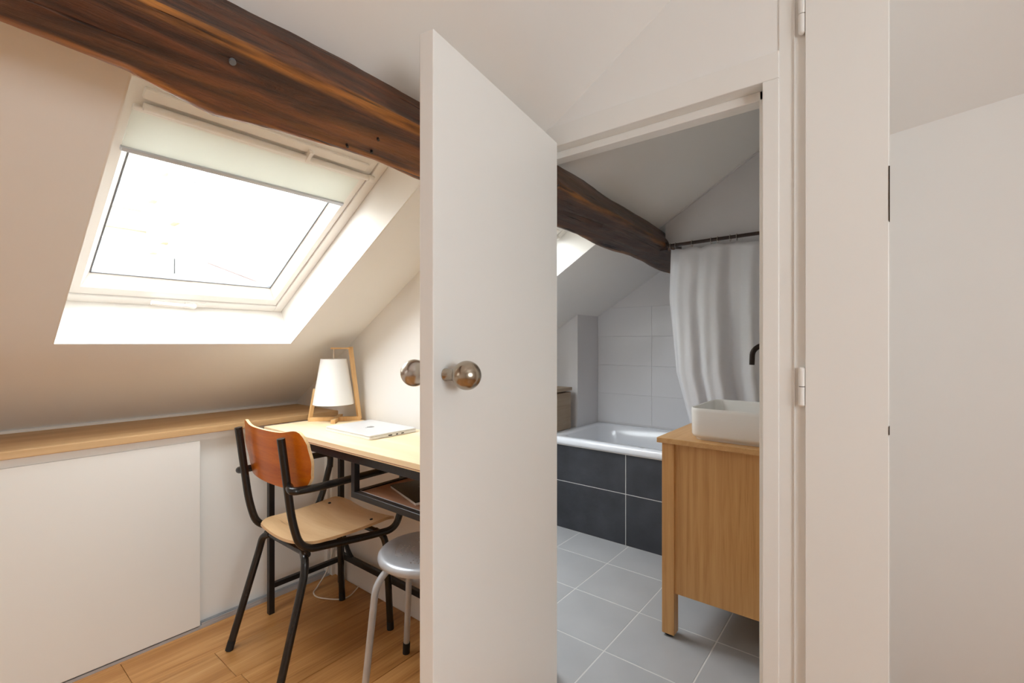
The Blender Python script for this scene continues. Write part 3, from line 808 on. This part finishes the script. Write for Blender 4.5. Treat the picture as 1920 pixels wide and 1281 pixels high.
# laptop
lp = empty('laptop', (-1.55, 1.078, 0.760), 'closed silver laptop lying on the desk', 'laptop')
ang = R(-0.5)
def rrect(cx, cy, w, h, ang, r, n=6):
    out = []
    for (sx, sy, a0) in ((1, 1, 0), (-1, 1, 90), (-1, -1, 180), (1, -1, 270)):
        for i in range(n + 1):
            t = R(a0 + 90 * i / n); px = sx * (w / 2 - r) + r * math.cos(t); py = sy * (h / 2 - r) + r * math.sin(t)
            out.append((cx + math.cos(ang) * px - math.sin(ang) * py, cy + math.sin(ang) * px + math.cos(ang) * py))
    return out
LC = (-1.552, 1.076)
MB().prism_z(rrect(*LC, 0.300, 0.208, ang, 0.012), 0.7605, 0.7705).build('base', 'alu_laptop', lp, bevel=0.001, seg=2)
MB().prism_z(rrect(*LC, 0.300, 0.208, ang, 0.012), 0.7712, 0.7760).build('lid', 'alu_laptop', lp, bevel=0.0015, seg=3)
lidp = [o for o in lp.children if o.name.startswith('lid')][0]
# fruit-shaped mark on the lid
mk = MB(); ap = []
for i in range(40):
    t = 2 * math.pi * i / 40
    rr = 0.0135 * (1 + 0.06 * math.cos(2 * t) - 0.10 * math.exp(-((t - math.pi / 2) / 0.25) ** 2) - 0.06 * math.exp(-((t - 3 * math.pi / 2) / 0.25) ** 2))
    if abs(t) < 0.45 or abs(t - 2 * math.pi) < 0.45: rr *= 0.72
    ap.append((LC[0] - rr * math.cos(t), LC[1] - rr * math.sin(t) * 1.05))
mk.prism_z(ap, 0.7759, 0.7763)
lf = [(LC[0] + 0.001 + 0.006 * math.cos(t) * 0.5 + 0.004 * math.sin(t) * 0.3, LC[1] - 0.0185 + 0.005 * math.sin(t)) for t in [2 * math.pi * i / 12 for i in range(12)]]
mk.prism_z(lf, 0.7759, 0.7763)
mk.build('lid_mark', 'grey_print', lidp)
pt = MB()
for yy, l_ in ((1.055, 0.016), (1.085, 0.008), (1.11, 0.012)):
    pt.box((LC[0] + 0.1490, yy - l_ / 2, 0.7640), (LC[0] + 0.1506, yy + l_ / 2, 0.7675))
pt.build('port', 'dark_hole', [o for o in lp.children if o.name.startswith('base')][0])

# table lamp: wooden triangle frame, hanging conical shade
tl_ = empty('table_lamp', (-1.879, 1.125, 0.760), 'small table lamp with angular wooden frame and white conical shade', 'lamp')
LC3 = Vector((-1.879, 1.125, 0)); ax = Vector((0.14, 0.155, 0)).normalized(); pp = Vector((-ax.y, ax.x, 0))
def LP(a, b, z): return LC3 + ax * a + pp * b + Vector((0, 0, z))
MB().bar(LP(-0.112, 0, 0.7685), LP(0.106, 0, 0.7685), 0.016, 0.017).build('base_bar', 'lamp_wood', tl_, bevel=0.001)
MB().bar(LP(0.005, -0.085, 0.7685), LP(0.005, 0.085, 0.7685), 0.018, 0.0165).build('cross_bar', 'lamp_wood', tl_, bevel=0.001)
MB().bar(LP(0.100, 0, 0.765), LP(0.062, 0, 1.082), 0.016, 0.014, up=(1, 0, 0)).build('tall_arm', 'lamp_wood', tl_, bevel=0.001)
MB().bar(LP(0.068, 0, 1.076), LP(-0.020, 0, 1.076), 0.016, 0.007).build('top_arm', 'lamp_wood', tl_, bevel=0.001)
MB().bar(LP(-0.107, 0, 0.765), LP(-0.084, 0, 0.900), 0.016, 0.011, up=(1, 0, 0)).build('short_arm', 'lamp_wood', tl_, bevel=0.001)
sh = []
prof = [(0.086, 0.834), (0.054, 1.030), (0.0525, 1.030), (0.0845, 0.834)]
vs, fs = [], []
SG = 48
for r_, z in prof:
    for k in range(SG):
        t = 2 * math.pi * k / SG; vs.append(LP(-0.008 + r_ * math.cos(t), r_ * math.sin(t), z))
for i in range(4):
    for k in range(SG): fs.append((i * SG + k, i * SG + (k + 1) % SG, ((i + 1) % 4) * SG + (k + 1) % SG, ((i + 1) % 4) * SG + k))
MB().add(vs, fs).build('shade', 'lamp_shade', tl_, smooth=True, auto=40)
MB().tube([LP(-0.008, 0, 1.073), LP(-0.008, 0, 0.99)], 0.003, 8).build('hanger', 'cable_white', tl_, smooth=True)
MB().lathe([(0.012, 0.93), (0.016, 0.945), (0.016, 0.99), (0.006, 0.995)], LP(-0.008, 0, 0), (0, 0, 1), 16).build('bulb_holder', 'frame_white', tl_, smooth=True, auto=40)
wr = MB()
wr.tube([LP(-0.008 - 0.053, 0, 1.026), LP(-0.008 + 0.053, 0, 1.026)], 0.0012, 6); wr.tube([LP(-0.008, -0.053, 1.026), LP(-0.008, 0.053, 1.026)], 0.0012, 6)
wr.build('shade_ring', 'alu', tl_)

# lamp cable, loose on the floor
pts = spline([(-2.020, 1.212, 0.215), (-2.010, 1.195, 0.15), (-1.995, 1.150, 0.06), (-1.985, 1.100, 0.012), (-1.960, 1.068, 0.0035), (-1.905, 1.064, 0.0035), (-1.830, 1.108, 0.0035), (-1.815, 1.150, 0.0035), (-1.845, 1.208, 0.004), (-1.850, 1.219, 0.010)], 8)
MB().tube(pts, 0.0028, 8).build('power_cable', 'cable_white', smooth=True, label='thin cream cable looping on the floor below the desk', cat='cable')

# ================================================================== CHAIR
ch = empty('armchair', (-1.65, 0.93, 0), 'old tubular black armchair with orange plywood back and worn seat', 'chair')
XC = -1.655; TR = 0.0127
ups = 0.160; arm = 0.200
def side(sg, x, xa, yt, yb):
    # back upright, bending forward into the seat rail, then up into the arm riser
    pts = fillet([(x, 0.706, 0.797), (x, 0.742, 0.52), (x, 0.772, 0.420), (x + sg * 0.020, yb - 0.090, 0.396), (xa + sg * 0.012, yb + 0.002, 0.404), (xa + sg * 0.012, yb + 0.032, 0.470), (xa - sg * 0.002, yt, 0.585)], [0.05, 0.075, 0.05, 0.045, 0.05], 8)
    MB().tube(pts, TR, 14).build('side_tube', 'black_enamel', ch, smooth=True, auto=50)
    pts = fillet([(xa - sg * 0.004, yt - 0.003, 0.570), (xa, yt + 0.004, 0.630), (xa + sg * 0.004, 0.790, 0.630), (xa - sg * 0.002, 0.718, 0.634), (x + sg * 0.004, 0.730, 0.640)], [0.040, 0.06, 0.04], 8)
    MB().tube(pts, TR, 14).build('armrest', 'black_enamel', ch, smooth=True, auto=50)
side(-1, XC - 0.160, XC - 0.202, 1.085, 1.030)
side(1, XC + 0.160, XC + 0.207, 1.150, 1.100)
def legs(ytop, yfoot, xt, xf, ztop, bend):
    # inverted U below the seat: one leg tube each side, joined by a cross bar
    MB().tube([(XC - xt, ytop, ztop), (XC + xt, ytop, ztop)], 0.0105, 12).build('cross_bar', 'black_enamel', ch, smooth=True, auto=50)
    for sg in (-1, 1):
        pts = fillet([(XC + sg * (xt - 0.03), ytop, ztop), (XC + sg * (xt + 0.005), ytop - bend * 0.012, ztop - 0.012), (XC + sg * (xt + 0.014), ytop - bend * 0.02, ztop - 0.06), (XC + sg * xf, yfoot, 0.020)], [0.03, 0.05], 7)
        lg_ = MB().tube(pts, TR, 14).build('leg', 'black_enamel', ch, smooth=True, auto=50)
        dirn = (Vector(pts[-1]) - Vector(pts[-2])).normalized()
        p = Vector(pts[-1]); e = p + dirn * (p.z / max(1e-3, -dirn.z))
        MB().tube([p - dirn * 0.012, e], 0.0132, 14).build('foot_cap', 'rubber', lg_, smooth=True, auto=50)
legs(0.800, 0.690, 0.150, 0.182, 0.394, 1)
legs(1.085, 1.120, 0.150, 0.166, 0.378, -1)
# moulded plywood seat
vs, fs = [], []
NX, NYs = 24, 24
def seat_pt(i, j, lo):
    u = -1 + 2 * i / NX; v = j / NYs
    half = 0.172 + 0.018 * v
    # superellipse outline
    yv = 0.766 + 0.385 * v
    rr = 1.0
    if v < 0.18: rr = 1 - 0.30 * ((0.18 - v) / 0.18) ** 2.2
    if v > 0.86: rr = 1 - 0.22 * ((v - 0.86) / 0.14) ** 2.2
    x = XC + u * half * rr
    z = 0.432 + 0.012 * u * u - 0.010 * math.sin(v * math.pi) + 0.006 * v - (0.030 * ((v - 0.82) / 0.18) ** 2 if v > 0.82 else 0) 
    return (x, yv, z - lo)
for lo in (0, 0.010):
    for j in range(NYs + 1):
        for i in range(NX + 1): vs.append(seat_pt(i, j, lo))
nn = (NX + 1) * (NYs + 1)
for j in range(NYs):
    for i in range(NX):
        a_ = j * (NX + 1) + i
        fs.append((a_, a_ + 1, a_ + NX + 2, a_ + NX + 1)); fs.append((nn + a_, nn + a_ + NX + 1, nn + a_ + NX + 2, nn + a_ + 1))
edge = [i for i in range(NX + 1)] + [(NX + 1) * (j + 1) + NX for j in range(NYs)] + [nn - 1 - i - 1 for i in range(NX)] + [(NX + 1) * (NYs - 1 - j) for j in range(NYs - 1)]
for k in range(len(edge)):
    a_, b_ = edge[k], edge[(k + 1) % len(edge)]
    fs.append((b_, a_, nn + a_, nn + b_))
st = MB().add(vs, fs).build('seat', 'seat_ply', ch, smooth=True, auto=50)
for (bx_, by_) in ((-0.145, 1.05), (0.145, 1.05)):
    MB().lathe([(0.006, 0), (0.006, 0.003), (0.003, 0.0045)], (XC + bx_, by_, 0.436), (0, 0, 1), 12).build('rivet', 'black_steel', st)
# curved plywood back
vs, fs = [], []
NX, NZ = 36, 14
def back_pt(i, j, off):
    u = -1 + 2 * i / NX; v = j / NZ
    zt = 0.806 + 0.012 * math.exp(-((abs(u) - 0.80) / 0.20) ** 2) - 0.034 * max(0, (abs(u) - 0.82) / 0.18) ** 2.5
    zb = 0.618 + 0.052 * max(0, (abs(u) - 0.70) / 0.30) ** 2.2
    z = zb + (zt - zb) * v
    half = 0.234 - 0.006 * math.cos(v * 2 * math.pi)
    x = XC + u * half
    y = 0.706 + (0.797 - z) * 0.13 + 0.013 + 0.034 * u * u
    return (x, y + off - 0.02 * u * u * 0, z)
for off in (0, 0.010):
    for j in range(NZ + 1):
        for i in range(NX + 1): vs.append(back_pt(i, j, off))
nn = (NX + 1) * (NZ + 1)
for j in range(NZ):
    for i in range(NX):
        a_ = j * (NX + 1) + i
        fs.append((a_, a_ + 1, a_ + NX + 2, a_ + NX + 1)); fs.append((nn + a_, nn + a_ + NX + 1, nn + a_ + NX + 2, nn + a_ + 1))
fe = []
edge = [i for i in range(NX + 1)] + [(NX + 1) * (j + 1) + NX for j in range(NZ)] + [nn - 1 - i - 1 for i in range(NX)] + [(NX + 1) * (NZ - 1 - j) for j in range(NZ - 1)]
nf0 = len(fs)
for k in range(len(edge)):
    a_, b_ = edge[k], edge[(k + 1) % len(edge)]
    fs.append((b_, a_, nn + a_, nn + b_))
bk = MB().add(vs, fs).build('backrest', 'back_ply', ch, smooth=True, auto=50)
bk.data.materials.append(MATS['ply_edge'])
for p in bk.data.polygons:
    if p.index >= nf0: p.material_index = 1
# ================================================================== STOOL
so = empty('stool', (-1.14, 1.0, 0), 'round grey metal stool with perforated seat beside the open door', 'stool')
C0 = (-1.14, 1.0, 0)
seat = MB().lathe([(0.004, 0.444), (0.11, 0.444), (0.128, 0.447), (0.138, 0.449), (0.146, 0.446), (0.151, 0.440), (0.1525, 0.432), (0.150, 0.424), (0.143, 0.421), (0.141, 0.424), (0.143, 0.433), (0.139, 0.4455), (0.128, 0.4458), (0.11, 0.4431), (0.004, 0.4431)], C0, (0, 0, 1), 56, cap=True).build('seat', 'stool_silver', so, smooth=True, auto=60)
# punch the holes through the seat sheet
hl = MB()
for g in range(4):
    base = R(45 + 90 * g)
    for rowi, rad in enumerate((0.050, 0.066, 0.082, 0.098)):
        npts = 5 + rowi
        for k in range(npts):
            t = base + (k - (npts - 1) / 2) * 0.0125 / rad
            hl.lathe([(0.0027, 0.430), (0.0027, 0.460)], (C0[0] + rad * math.cos(t), C0[1] + rad * math.sin(t), 0), (0, 0, 1), 8)
cutter = hl.build('punch', 'stool_silver', so)
md = seat.modifiers.new('holes', 'BOOLEAN'); md.operation = 'DIFFERENCE'; md.object = cutter; md.solver = 'EXACT'
bpy.context.view_layer.update()
me = bpy.data.meshes.new_from_object(seat.evaluated_get(bpy.context.evaluated_depsgraph_get()))
seat.modifiers.clear(); seat.data = me
bpy.data.objects.remove(cutter, do_unlink=True)
for p in me.polygons: p.use_smooth = True
try: me.set_sharp_from_angle(angle=R(40))
except Exception: pass
for q in range(4):
    t = R(160 + 90 * q); c_, s_ = math.cos(t), math.sin(t)
    def SP(r_, z): return (C0[0] + r_ * c_, C0[1] + r_ * s_, z)
    pts = fillet([SP(0.03, 0.425), SP(0.118, 0.421), SP(0.163, 0.372), SP(0.201, 0.016)], [0.045, 0.04], 8)
    lg_ = MB().tube(pts, 0.0105, 14).build('leg', 'stool_silver', so, smooth=True, auto=50)
    MB().tube([SP(0.1975, 0.040), SP(0.202, 0.0)], 0.0125, 14).build('foot_cap', 'rubber', lg_, smooth=True, auto=50)

# ================================================================== BATHROOM FITTINGS
# bathtub
bt = empty('bathtub', (-0.86, 2.69, 0.02), 'white bathtub set into the black tiled surround', 'bathtub')
bx0, bx1, by0, by1 = BX + 0.002, -0.102, 2.358, 3.010
def rr_ring(x0, x1, y0, y1, r, z, n=8):
    return [Vector((x, y, z)) for x, y in rrect((x0 + x1) / 2, (y0 + y1) / 2, x1 - x0, y1 - y0, 0, r, n)]
rings = [rr_ring(bx0, bx1, by0 + 0.012, by1, 0.012, 0.498), rr_ring(bx0, bx1, by0 + 0.003, by1, 0.014, 0.500), rr_ring(bx0, bx1, by0, by1, 0.015, 0.508), rr_ring(bx0, bx1, by0, by1, 0.015, 0.524), rr_ring(bx0 + 0.004, bx1 - 0.004, by0 + 0.005, by1 - 0.002, 0.018, 0.535),
         rr_ring(bx0 + 0.02, bx1 - 0.02, by0 + 0.018, by1 - 0.012, 0.03, 0.539), rr_ring(bx0 + 0.055, bx1 - 0.05, by0 + 0.058, by1 - 0.045, 0.08, 0.538), rr_ring(bx0 + 0.068, bx1 - 0.06, by0 + 0.068, by1 - 0.055, 0.09, 0.528),
         rr_ring(bx0 + 0.10, bx1 - 0.075, by0 + 0.085, by1 - 0.072, 0.11, 0.40), rr_ring(bx0 + 0.20, bx1 - 0.12, by0 + 0.12, by1 - 0.11, 0.12, 0.20), rr_ring(bx0 + 0.28, bx1 - 0.17, by0 + 0.17, by1 - 0.16, 0.10, 0.16)]
vs, fs = [], []
n_ = len(rings[0])
for r_ in rings: vs += r_
for i in range(len(rings) - 1):
    for k in range(n_): fs.append((i * n_ + k, i * n_ + (k + 1) % n_, (i + 1) * n_ + (k + 1) % n_, (i + 1) * n_ + k))
fs.append(tuple((len(rings) - 1) * n_ + k for k in range(n_)))
tubo = MB().add(vs, fs).build('shell', 'bath_enamel', bt, smooth=True, auto=60)
MB().box((bx0, by0 + 0.012, 0.4935), (bx1, by0 + 0.03, 0.4985)).build('sealant_bead', 'frame_white', bt)
MB().lathe([(0.0, 0.5390), (0.012, 0.5390), (0.013, 0.5410), (0.010, 0.5425), (0.0, 0.5425)], (-1.02, 2.398, 0), (0, 0, 1), 20, cap=False).build('rim_plug', 'alu', bt, smooth=True, auto=40)
# white platform at the head of the bath and the wooden box on it
MB().box((-2.15, 2.30, 0.0), (BX + 0.001, 2.735, 0.536)).build('wall_bath_head', 'paint_bath', label='white tiled ledge at the head of the bathtub', cat='ledge', kind='structure')
bxr = empty('wooden_box', (-1.78, 2.5, 0.536), 'taupe wooden box cabinet at the head of the bathtub', 'cabinet')
MB().box((-2.10, 2.32, 0.537), (BX - 0.010, 2.660, 0.778)).build('body', 'bath_box_wood', bxr, bevel=0.001)
MB().box((-2.10, 2.34, 0.777), (BX - 0.045, 2.640, 0.788)).build('recessed_rail', 'bath_box_wood', bxr)
MB().box((-2.10, 2.31, 0.787), (BX - 0.002, 2.668, 0.808)).build('top_board', 'bath_box_wood', bxr, bevel=0.001)
MB().box((BX - 0.0105, 2.33, 0.541), (BX - 0.004, 2.656, 0.776)).build('door_panel', 'bath_box_wood', bxr, bevel=0.001)

# shower rail, rings, curtain
rl = empty('curtain_rail', (-0.48, 2.36, 1.595), 'thin dark rail carrying the shower curtain', 'rail')
MB().tube([(-0.885, 2.362, 1.592), (-0.099, 2.362, 1.602)], 0.0085, 14).build('rod', 'rod_wood', rl, smooth=True, auto=50)
MB().lathe([(0.022, 0), (0.022, 0.008), (0.011, 0.012)], (-0.1005, 2.362, 1.602), (-1, 0, 0), 18).build('rail_flange', 'rod_wood', rl, smooth=True, auto=40)
MB().box((-0.905, 2.350, 1.570), (-0.868, 2.374, 1.612)).build('rail_bracket', 'rod_wood', rl, bevel=0.003)
cu = empty('shower_curtain', (-0.5, 2.42, 0.40), 'white shower curtain gathered in soft folds and hanging into the bathtub', 'curtain')
NXc, NZc = 220, 60
ztop, zbot = 1.568, 0.36
hang = [-0.852, -0.826, -0.745, -0.655, -0.625, -0.570, -0.541, -0.40, -0.27, -0.14]
def edge_x(z):
    P_ = [(1.58, -0.853), (1.326, -0.878), (0.945, -0.868), (0.70, -0.815), (0.36, -0.76)]
    for (za, xa), (zb, xb) in zip(P_, P_[1:]):
        if zb <= z <= za: return xb + (xa - xb) * (z - zb) / (za - zb)
    return P_[-1][1] if z < 0.36 else P_[0][1]
def fold(q, z):
    k = (ztop - z) / (ztop - zbot)
    a = 0.011 + 0.030 * max(0.0, min(1, k * 2.2))
    f = (math.sin(q * 34 + 0.8 * math.sin(q * 7 + 1.3) + 1.0) * 0.55 + 0.50 * math.sin(q * 17 + 1.1 + 0.3 * k) + 0.18 * math.sin(q * 71 + 2 * k))
    return a * f
vs, fs = [], []
for off in (0.0,):
    for j in range(NZc + 1):
        for i in range(NXc + 1):
            q = i / NXc; v = j / NZc
            # scalloped top between the rings
            xh = -0.853 + (0.853 - 0.115) * q
            near = min(abs(xh - h_) for h_ in hang)
            zt = ztop + 0.006 - 0.012 * min(1.0, (near / 0.05)) ** 1.2
            z = zbot + (zt - zbot) * v
            xl = edge_x(z)
            x = xl + (-0.115 - xl) * q + 0.010 * math.cos(q * 34 + 1.0) * (1 - v)
            k = (ztop - z) / (ztop - zbot)
            yb_ = 2.364 + 0.125 * max(0.0, min(1.0, k / 0.82)) ** 1.1
            vs.append((x, yb_ + fold(q, z), z))
for j in range(NZc):
    for i in range(NXc):
        a_ = j * (NXc + 1) + i
        fs.append((a_, a_ + 1, a_ + NXc + 2, a_ + NXc + 1))
cl = MB().add(vs, fs).build('cloth', 'curtain', cu, smooth=True)
sd = cl.modifiers.new('thickness', 'SOLIDIFY'); sd.thickness = 0.0012
for h_ in hang:
    zr = 1.592 + (h_ + 0.885) / 0.786 * 0.010
    pts = [(h_, 2.362 + 0.0125 * math.cos(R(t)), zr - 0.004 + 0.016 * math.sin(R(t))) for t in range(0, 361, 24)]
    rg = MB().tube(pts, 0.0014, 6, caps=False)
    rg.build('hook_ring', 'nickel_bright', cu, smooth=True)

# vanity
va = empty('vanity_unit', (-0.38, 2.02, 0), 'oak washstand on square legs in front of the bathtub', 'vanity')
vx0, vx1, vy0, vy1 = -0.660, -0.102, 1.738, 2.300
MB().box((vx0 - 0.012, vy0 - 0.022, 0.727), (vx1, vy1 + 0.012, 0.746)).build('top', 'vanity_top_oak', va, bevel=0.002)
for px in (vx0, vx1 - 0.046):
    for py in (vy0, vy1 - 0.046):
        lg_ = MB().box((px, py, 0.010), (px + 0.046, py + 0.046, 0.727)).build('leg', 'vanity_oak', va, bevel=0.0015)
        MB().lathe([(0.017, 0.0), (0.019, 0.002), (0.019, 0.0105)], (px + 0.023, py + 0.023, 0), (0, 0, 1), 16).build('glide', 'rubber', lg_)
for py in (vy0 + 0.010, vy1 - 0.028):
    MB().box((vx0 + 0.045, py, 0.165), (vx1 - 0.045, py + 0.018, 0.727)).build('side_panel', 'vanity_oak', va)
MB().box((vx0 + 0.046, vy0 + 0.028, 0.165), (vx1 - 0.010, vy1 - 0.028, 0.183)).build('bottom_board', 'vanity_oak', va)
MB().box((vx1 - 0.016, vy0 + 0.046, 0.165), (vx1 - 0.004, vy1 - 0.046, 0.727)).build('back_board', 'vanity_oak', va)
for k in range(2):
    ya = vy0 + 0.048 + k * 0.2345
    dr_ = MB().box((vx0 + 0.008, ya, 0.170), (vx0 + 0.026, ya + 0.2315, 0.722)).build('door', 'vanity_oak', va, bevel=0.0015)
    kx = ya + (0.205 if k == 0 else 0.027)
    MB().lathe([(0.006, 0), (0.006, 0.012), (0.011, 0.016), (0.011, 0.022), (0.004, 0.025)], (vx0 + 0.008, kx, 0.60), (-1, 0, 0), 16).build('knob', 'bronze', dr_, smooth=True, auto=40)
# vessel basin
bs = empty('wash_basin', (-0.35, 1.92, 0.746), 'white rectangular vessel basin standing on the oak washstand', 'basin')
sx0, sx1, sy0, sy1 = -0.566, -0.150, 1.752, 2.092
def br(i, r, z): return rr_ring(sx0 + i, sx1 - i, sy0 + i, sy1 - i, r, z, 8)
rings = [br(0.016, 0.030, 0.7462), br(0.014, 0.032, 0.754), br(0.006, 0.036, 0.758), br(0.002, 0.038, 0.768), br(0.0, 0.040, 0.85), br(0.001, 0.040, 0.8605), br(0.003, 0.038, 0.8625), br(0.007, 0.034, 0.8620), br(0.009, 0.033, 0.857), br(0.013, 0.036, 0.79), br(0.035, 0.045, 0.772), br(0.10, 0.05, 0.766)]
vs, fs = [], []
n_ = len(rings[0])
for r_ in rings: vs += r_
for i in range(len(rings) - 1):
    for k in range(n_): fs.append((i * n_ + k, i * n_ + (k + 1) % n_, (i + 1) * n_ + (k + 1) % n_, (i + 1) * n_ + k))
fs.append(tuple((len(rings) - 1) * n_ + k for k in range(n_))); fs.append(tuple(range(n_ - 1, -1, -1)))
MB().add(vs, fs).build('bowl', 'ceramic', bs, smooth=True, auto=50)
MB().lathe([(0.0, 0.7662), (0.026, 0.7662), (0.028, 0.7680), (0.020, 0.7700), (0.0, 0.7700)], (-0.358, 1.92, 0), (0, 0, 1), 24, cap=False).build('drain', 'bronze', bs, smooth=True, auto=40)
# wall spout
fa = empty('wall_tap', (-0.10, 1.93, 1.09), 'dark bronze wall-mounted spout curving down over the basin', 'tap')
pts = fillet([(-0.104, 1.93, 1.097), (-0.345, 1.93, 1.097), (-0.388, 1.93, 1.075), (-0.390, 1.93, 1.018)], [0.045, 0.045], 10)
MB().tube(pts, 0.0095, 16).build('spout', 'bronze', fa, smooth=True, auto=50)
MB().lathe([(0.028, -0.001), (0.028, 0.006), (0.014, 0.009)], (-0.101, 1.93, 1.097), (-1, 0, 0), 24).build('wall_flange', 'bronze', fa, smooth=True, auto=40)
lv = MB().lathe([(0.024, -0.001), (0.024, 0.006), (0.012, 0.010), (0.012, 0.045)], (-0.101, 2.02, 1.097), (-1, 0, 0), 24).build('mixer', 'bronze', fa, smooth=True, auto=40)
MB().tube([(-0.140, 2.02, 1.097), (-0.146, 2.02, 1.165)], 0.005, 10).build('lever', 'bronze', lv, smooth=True, auto=50)

# ================================================================== OUTSIDE
MB().box((-80, -60, -14.2), (-4, 80, -14)).build('ground', 'asphalt', label='paved courtyard far below the skylight', cat='ground', kind='structure')
# cream apartment building
XA, XP = -34.0, -27.7
YB = 8.23
cb = empty('apartment_building', (XA - 4, 2, -14), 'cream stone apartment building with a white casement window', 'building')
MB().box((XA - 9, -30, -14), (XA, YB + 0.4, 24)).build('wall', 'stone_cream', cb)
MB().box((XA - 0.5, YB, -14), (XP - 0.001, YB + 0.4, 24)).build('wing', 'stone_cream', cb)
def far_window(y0, y1, z0, z1, root, x=XA):
    f_ = MB(); t_ = 0.10
    f_.box((x - 0.05, y0 - t_, z0 - t_), (x + 0.05, y0, z1 + t_)); f_.box((x - 0.05, y1, z0 - t_), (x + 0.05, y1 + t_, z1 + t_))
    f_.box((x - 0.05, y0, z1), (x + 0.05, y1, z1 + t_)); f_.box((x - 0.05, y0, z0 - t_), (x + 0.05, y1, z0))
    ym = (y0 + y1) / 2; f_.box((x - 0.05, ym - 0.10, z0), (x + 0.06, ym + 0.10, z1))
    for zz in (z0 + (z1 - z0) * 0.36,): f_.box((x - 0.02, y0, zz - 0.03), (x + 0.03, y1, zz + 0.03))
    w_ = f_.build('window', 'far_frame', root)
    MB().box((x - 0.03, y0, z0), (x + 0.005, y1, z1)).build('pane', 'far_window_glass', w_)
    MB().box((x - 0.02, y0 - 0.22, z0 - 0.28), (x + 0.22, y1 + 0.22, z0 - 0.12)).build('sill', 'stone_white', w_)
for wy in (-3.6, 1.4, 6.55):
    for wz in (3.3, 9.05, 14.8):
        far_window(wy, wy + 1.15, wz, wz + 2.15, cb)
MB().box((XA - 0.05, -30, 7.6), (XA + 0.28, YB, 8.0)).build('cornice', 'stone_cream', cb)
MB().box((XA - 0.05, -30, 12.1), (XA + 0.35, YB, 12.6)).build('cornice', 'stone_cream', cb)
# slot windows on the wing (faces the courtyard)
for k, (xw, zw) in enumerate(((-32.2, 6.3), (-32.2, 9.2), (-32.2, 12.4), (-30.2, 6.6), (-30.2, 10.3), (-28.6, 7.4), (-28.6, 11.3), (-30.2, 3.6))):
    w_ = MB().box((xw - 0.30, YB - 0.02, zw), (xw + 0.30, YB + 0.05, zw + 0.95)).build('slot_window', 'far_window_glass', cb)
    MB().box((xw - 0.42, YB - 0.30, zw - 0.18), (xw + 0.42, YB, zw - 0.04)).build('slot_sill', 'stone_cream', w_)
for xw in (-33.2, -31.2, -29.3):
    MB().box((xw - 0.22, YB - 0.16, -14), (xw + 0.22, YB + 0.01, 24)).build('pilaster', 'stone_cream', cb)
# blank white party wall
pw_ = empty('party_wall_building', (XP - 3, 12, -14), 'tall building with a blank white party wall', 'building')
MB().box((XP - 6, YB + 0.42, -14), (XP, 14.0, 24)).build('wall', 'stone_white', pw_)
MB().tube([(XP + 0.08, YB + 0.45, 9.3), (XP + 0.08, YB + 1.05, 10.0), (XP + 0.08, YB + 1.05, 16)], 0.07, 8).build('drainpipe', 'zinc', pw_)
rb = empty('neighbour_building', (XP - 3, 20, -14), 'pale rendered building beyond the blank party wall', 'building')
MB().box((XP - 8, 14.5, -14), (XP - 0.6, 34, 24)).build('wall', 'stone_white', rb)
MB().box((XP - 0.6, 14.02, 2), (XP - 0.2, 14.35, 12.5)).build('chimney_flue', 'zinc_dark', rb)
# zinc-roofed house on the left
zb = empty('zinc_roof_house', (-20, 2, -14), 'low house with a grey hip roof and pale hip flashing', 'building')
MB().box((-25, -9, -14), (-15, 3.9, 2.6)).build('wall', 'stone_cream', zb)
e_ = [(-25.3, -9.3), (-14.7, -9.3), (-14.7, 4.15), (-25.3, 4.15)]
vs = [(x_, y_, 2.6) for x_, y_ in e_] + [(-20, -5.0, 5.25), (-20, 2.6, 5.25)]
rf = MB().add(vs, [(0, 1, 4), (1, 2, 5, 4), (2, 3, 5), (3, 0, 4, 5), (3, 2, 1, 0)]).build('roof', 'zinc', zb)
MB().tube([(-20, 2.6, 5.27), (-14.7, 4.15, 2.62)], 0.06, 6).build('hip_flashing', 'far_frame', rf)
MB().tube([(-20, 2.6, 5.27), (-25.3, 4.15, 2.62)], 0.06, 6).build('hip_flashing', 'far_frame', rf)
rk = MB().box((-19.4, 3.05, 4.1), (-18.9, 3.35, 5.0)).build('roof_vent', 'zinc_dark', rf)
# tiled outbuilding on the right
tb = empty('tiled_outbuilding', (-19, 10, -14), 'low outbuilding with a red tiled roof behind a parapet', 'building')
MB().box((-22.5, 6.6, -14), (-16.5, 14.5, 3.0)).build('wall', 'stone_white', tb)
vs = [(-16.3, 6.4, 2.95), (-16.3, 14.7, 2.95), (-22.7, 14.7, 4.55), (-22.7, 6.4, 4.55), (-16.3, 6.4, 2.75), (-16.3, 14.7, 2.75), (-22.7, 14.7, 2.9), (-22.7, 6.4, 2.9)]
ro = MB().add(vs, [(0, 1, 2, 3), (4, 7, 6, 5), (0, 4, 5, 1), (1, 5, 6, 2), (2, 6, 7, 3), (3, 7, 4, 0)]).build('roof', 'zinc', tb)
for k in range(9):
    y_ = 7.6 + k * 0.32
    MB().tube([(-16.35, y_, 2.99), (-22.6, y_, 4.56)], 0.16, 8).build('tile_row', 'roof_tile_red', ro)
MB().box((-23.2, 6.4, 2.0), (-22.6, 14.7, 5.35)).build('parapet', 'zinc_dark', tb)
MB().box((-22.9, 7.0, 4.4), (-22.2, 7.9, 6.1)).build('chimney', 'stone_white', tb)
